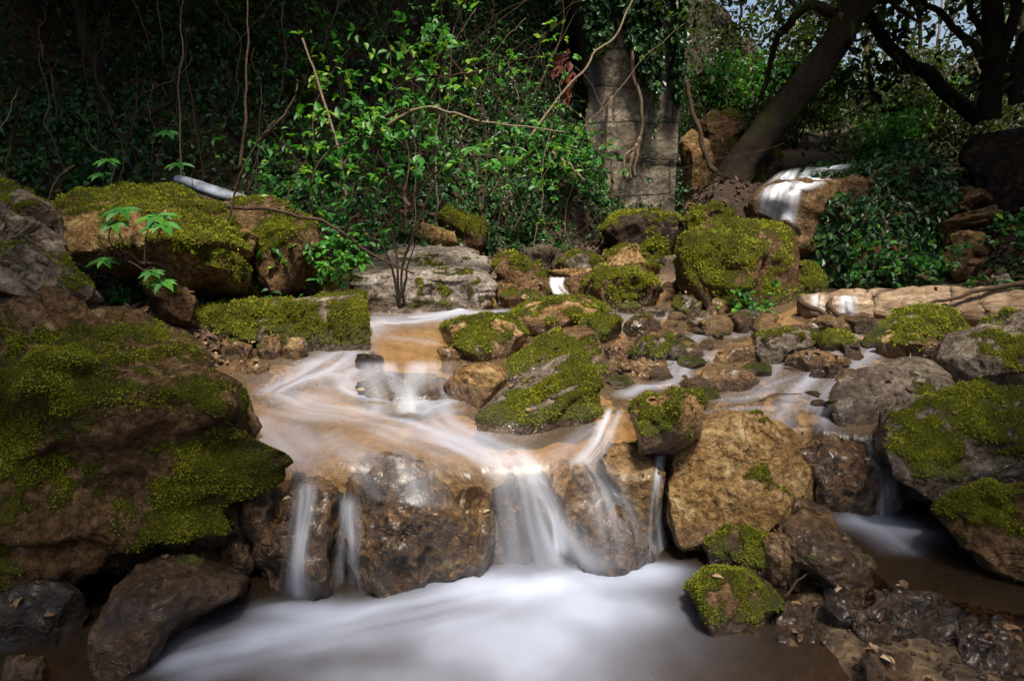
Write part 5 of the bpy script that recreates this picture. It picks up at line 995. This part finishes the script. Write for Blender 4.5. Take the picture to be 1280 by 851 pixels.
def stick(label, pts, r0, r1, mat=M_TWIG, name='branch', cat='branch', group=None, seed=0, wob=.02):
    return tag(tube(name, [A(*p) for p in pts], r0, r1, mat, wob=wob, seed=seed, sides=7, n=28), label, cat, group)
stem_shrub('sapling', 'thin bare sapling rising from the long mossy slab', [[(263, 376, 3.9), (275, 310, 3.9), (288, 260, 3.9), (300, 212, 3.9), (322, 178, 3.9), (345, 150, 3.9)], [(300, 212, 3.9), (306, 150, 3.9), (308, 80, 3.95), (310, 0, 4.0)], [(322, 178, 3.9), (365, 130, 3.9), (372, 100, 3.9)]], .010, 0, .05, 41, mat=M_TWIG, cat='sapling')
stick('long bare branch lying from the bluish plank towards the grey slab', [(250, 246, 4.1), (300, 260, 4.1), (370, 268, 4.15), (420, 285, 4.2), (470, 322, 4.3), (520, 345, 4.4)], .014, .006, seed=2)
stem_shrub('bare_shrub', 'leafless dark twiggy shrub standing on the front of the grey slab', [[(502, 388, 4.55), (496, 340, 4.55), (492, 300, 4.6), (470, 250, 4.6), (440, 215, 4.6)], [(503, 388, 4.55), (504, 330, 4.55), (530, 260, 4.55), (560, 200, 4.6), (600, 150, 4.6), (625, 125, 4.6)], [(500, 388, 4.55), (485, 320, 4.5), (450, 290, 4.5), (410, 285, 4.5)], [(506, 388, 4.55), (508, 340, 4.5), (520, 300, 4.5)]], .010, 0, .05, 42, mat=M_DARKBARK)
stick('pale straight dead stalk standing left of the arching shrub', [(378, 48, 4.9), (400, 110, 4.85), (420, 175, 4.8), (432, 240, 4.75), (436, 300, 4.7)], .007, .010, M_PALETWIG, seed=3, wob=.008)
stick('pale thin upright stalk through the middle of the arching shrub', [(548, 130, 4.8), (546, 170, 4.8), (547, 210, 4.8), (545, 280, 4.8)], .006, .008, M_PALETWIG, seed=4)
stick('long arching reddish branch reaching right over the bank', [(470, 165, 4.75), (520, 138, 4.7), (560, 140, 4.65), (600, 154, 4.6), (650, 160, 4.6), (705, 165, 4.6)], .010, .004, M_PALETWIG, seed=5)
stick('bare brown stick leaning among the leaves above the grey slab', [(472, 192, 4.7), (492, 225, 4.65), (512, 255, 4.6)], .012, .015, seed=6)
stick('long thin branch rising across the stone wall to the top', [(660, 175, 6.4), (700, 120, 6.5), (740, 72, 6.6), (770, 40, 6.7), (792, -5, 6.8)], .012, .008, M_PALETWIG, seed=7)
stick('straight dead pole leaning between the stone wall and leaning trunk', [(858, 100, 7.0), (870, 150, 6.95), (882, 190, 6.9), (895, 218, 6.85)], .02, .028, seed=8)
stick('bare stick lying at the foot of the tan boulder', [(80, 300, 3.6), (130, 312, 3.55), (175, 325, 3.5), (215, 345, 3.45)], .012, .008, seed=9)
stick('dry stick slanting down the ivy bank left of the stone wall', [(690, 190, 6.3), (715, 210, 6.3), (730, 224, 6.3)], .014, .010, M_PALETWIG, seed=10)
for i in range(140):
    r = np.random.default_rng(500 + i); x = r.uniform(-4.6, 1.2); y = yb(x) + r.uniform(-.1, 1.3); b, n = on_terr(np.array([x]), np.array([y])); b = b[0]; n = n[0]
    L = r.uniform(.7, 1.9); up = unit(np.array([r.normal() * .5, .28, 1.0])); sg = np.array([r.normal() * .35, -.15, -.1])
    pts = [b - up * .05, b + up * L * .35 + n * .22, b + up * L * .7 + n * .34 + sg * .35 * L, b + up * L + n * .36 + sg * L * r.uniform(.4, 1.2)]
    tag(tube('bramble_stem', pts, r.uniform(.003, .0065), .002, [M_TWIG, M_TWIG, M_PALETWIG][i % 3], wob=.04, seed=i, sides=5, n=22), 'thin bare bramble stem tangled in the ivy bank', 'stem', 'bramble stems on the ivy bank')
for i in range(30):
    r = np.random.default_rng(540 + i); px = r.uniform(1030, 1280); d = r.uniform(5.6, 7.5); x = (px - CX) / FPX * d; b = np.array([x, d, float(terr(x, d)) + .04]); q = unit(np.array([r.normal(), r.normal() * .4, r.normal() * .35])) * r.uniform(.25, .6)
    tag(tube('dry_twig', [b, b + q * .5 + np.array([0, 0, .05]), b + q], .007, .003, M_TWIG, wob=.02, seed=i, sides=5, n=10), 'short dry twig scattered on the right bank', 'twig', 'dry twigs on the right bank')
# bluish plank
pk = [A(222, 224, 4.75), A(262, 238, 4.7), A(316, 254, 4.65)]
V, Fq, cap, C = tube_geo(pk, [.034, .046, .044, .036], 0, n=24, sides=12, seed=4, bark=.3); V = C[np.clip(np.arange(len(V)) // 12, 0, 23)] + (V - C[np.clip(np.arange(len(V)) // 12, 0, 23)]) * np.array([1, 1.3, .75])
s = NT('weathered_blue_wood'); tc = s.n('TexCoord').outputs['Object']; s.bsdf(s.ramp(s.noise(tc, 9, 5), [(.34, (.07, .075, .08)), (.62, (.36, .40, .48))]), .6)
tag(mesh('plank', V, [Fq, cap], s.m, None, C[0]), 'pale bluish weathered plank lying at the foot of the ivy bank', 'plank')
# rust leaves
n = 60; r = np.random.default_rng(8); P = np.vstack([A(701, 82, 6.7) + r.normal(size=(20, 3)) * np.array([.025, .03, .05]), A(711, 100, 6.7) + r.normal(size=(40, 3)) * np.array([.02, .03, .11])])
tag(leaves('dead_frond', P, unit(r.normal(size=(n, 3)) * .4 + np.array([0, 0, -1])), unit(r.normal(size=(n, 3)) + np.array([0, -1, 0])), .09 * r.uniform(.6, 1.3, n), r.random(n), M_RED, None, P.mean(0)), 'hanging rust red dead leaves left of the stone wall', 'dead leaves')
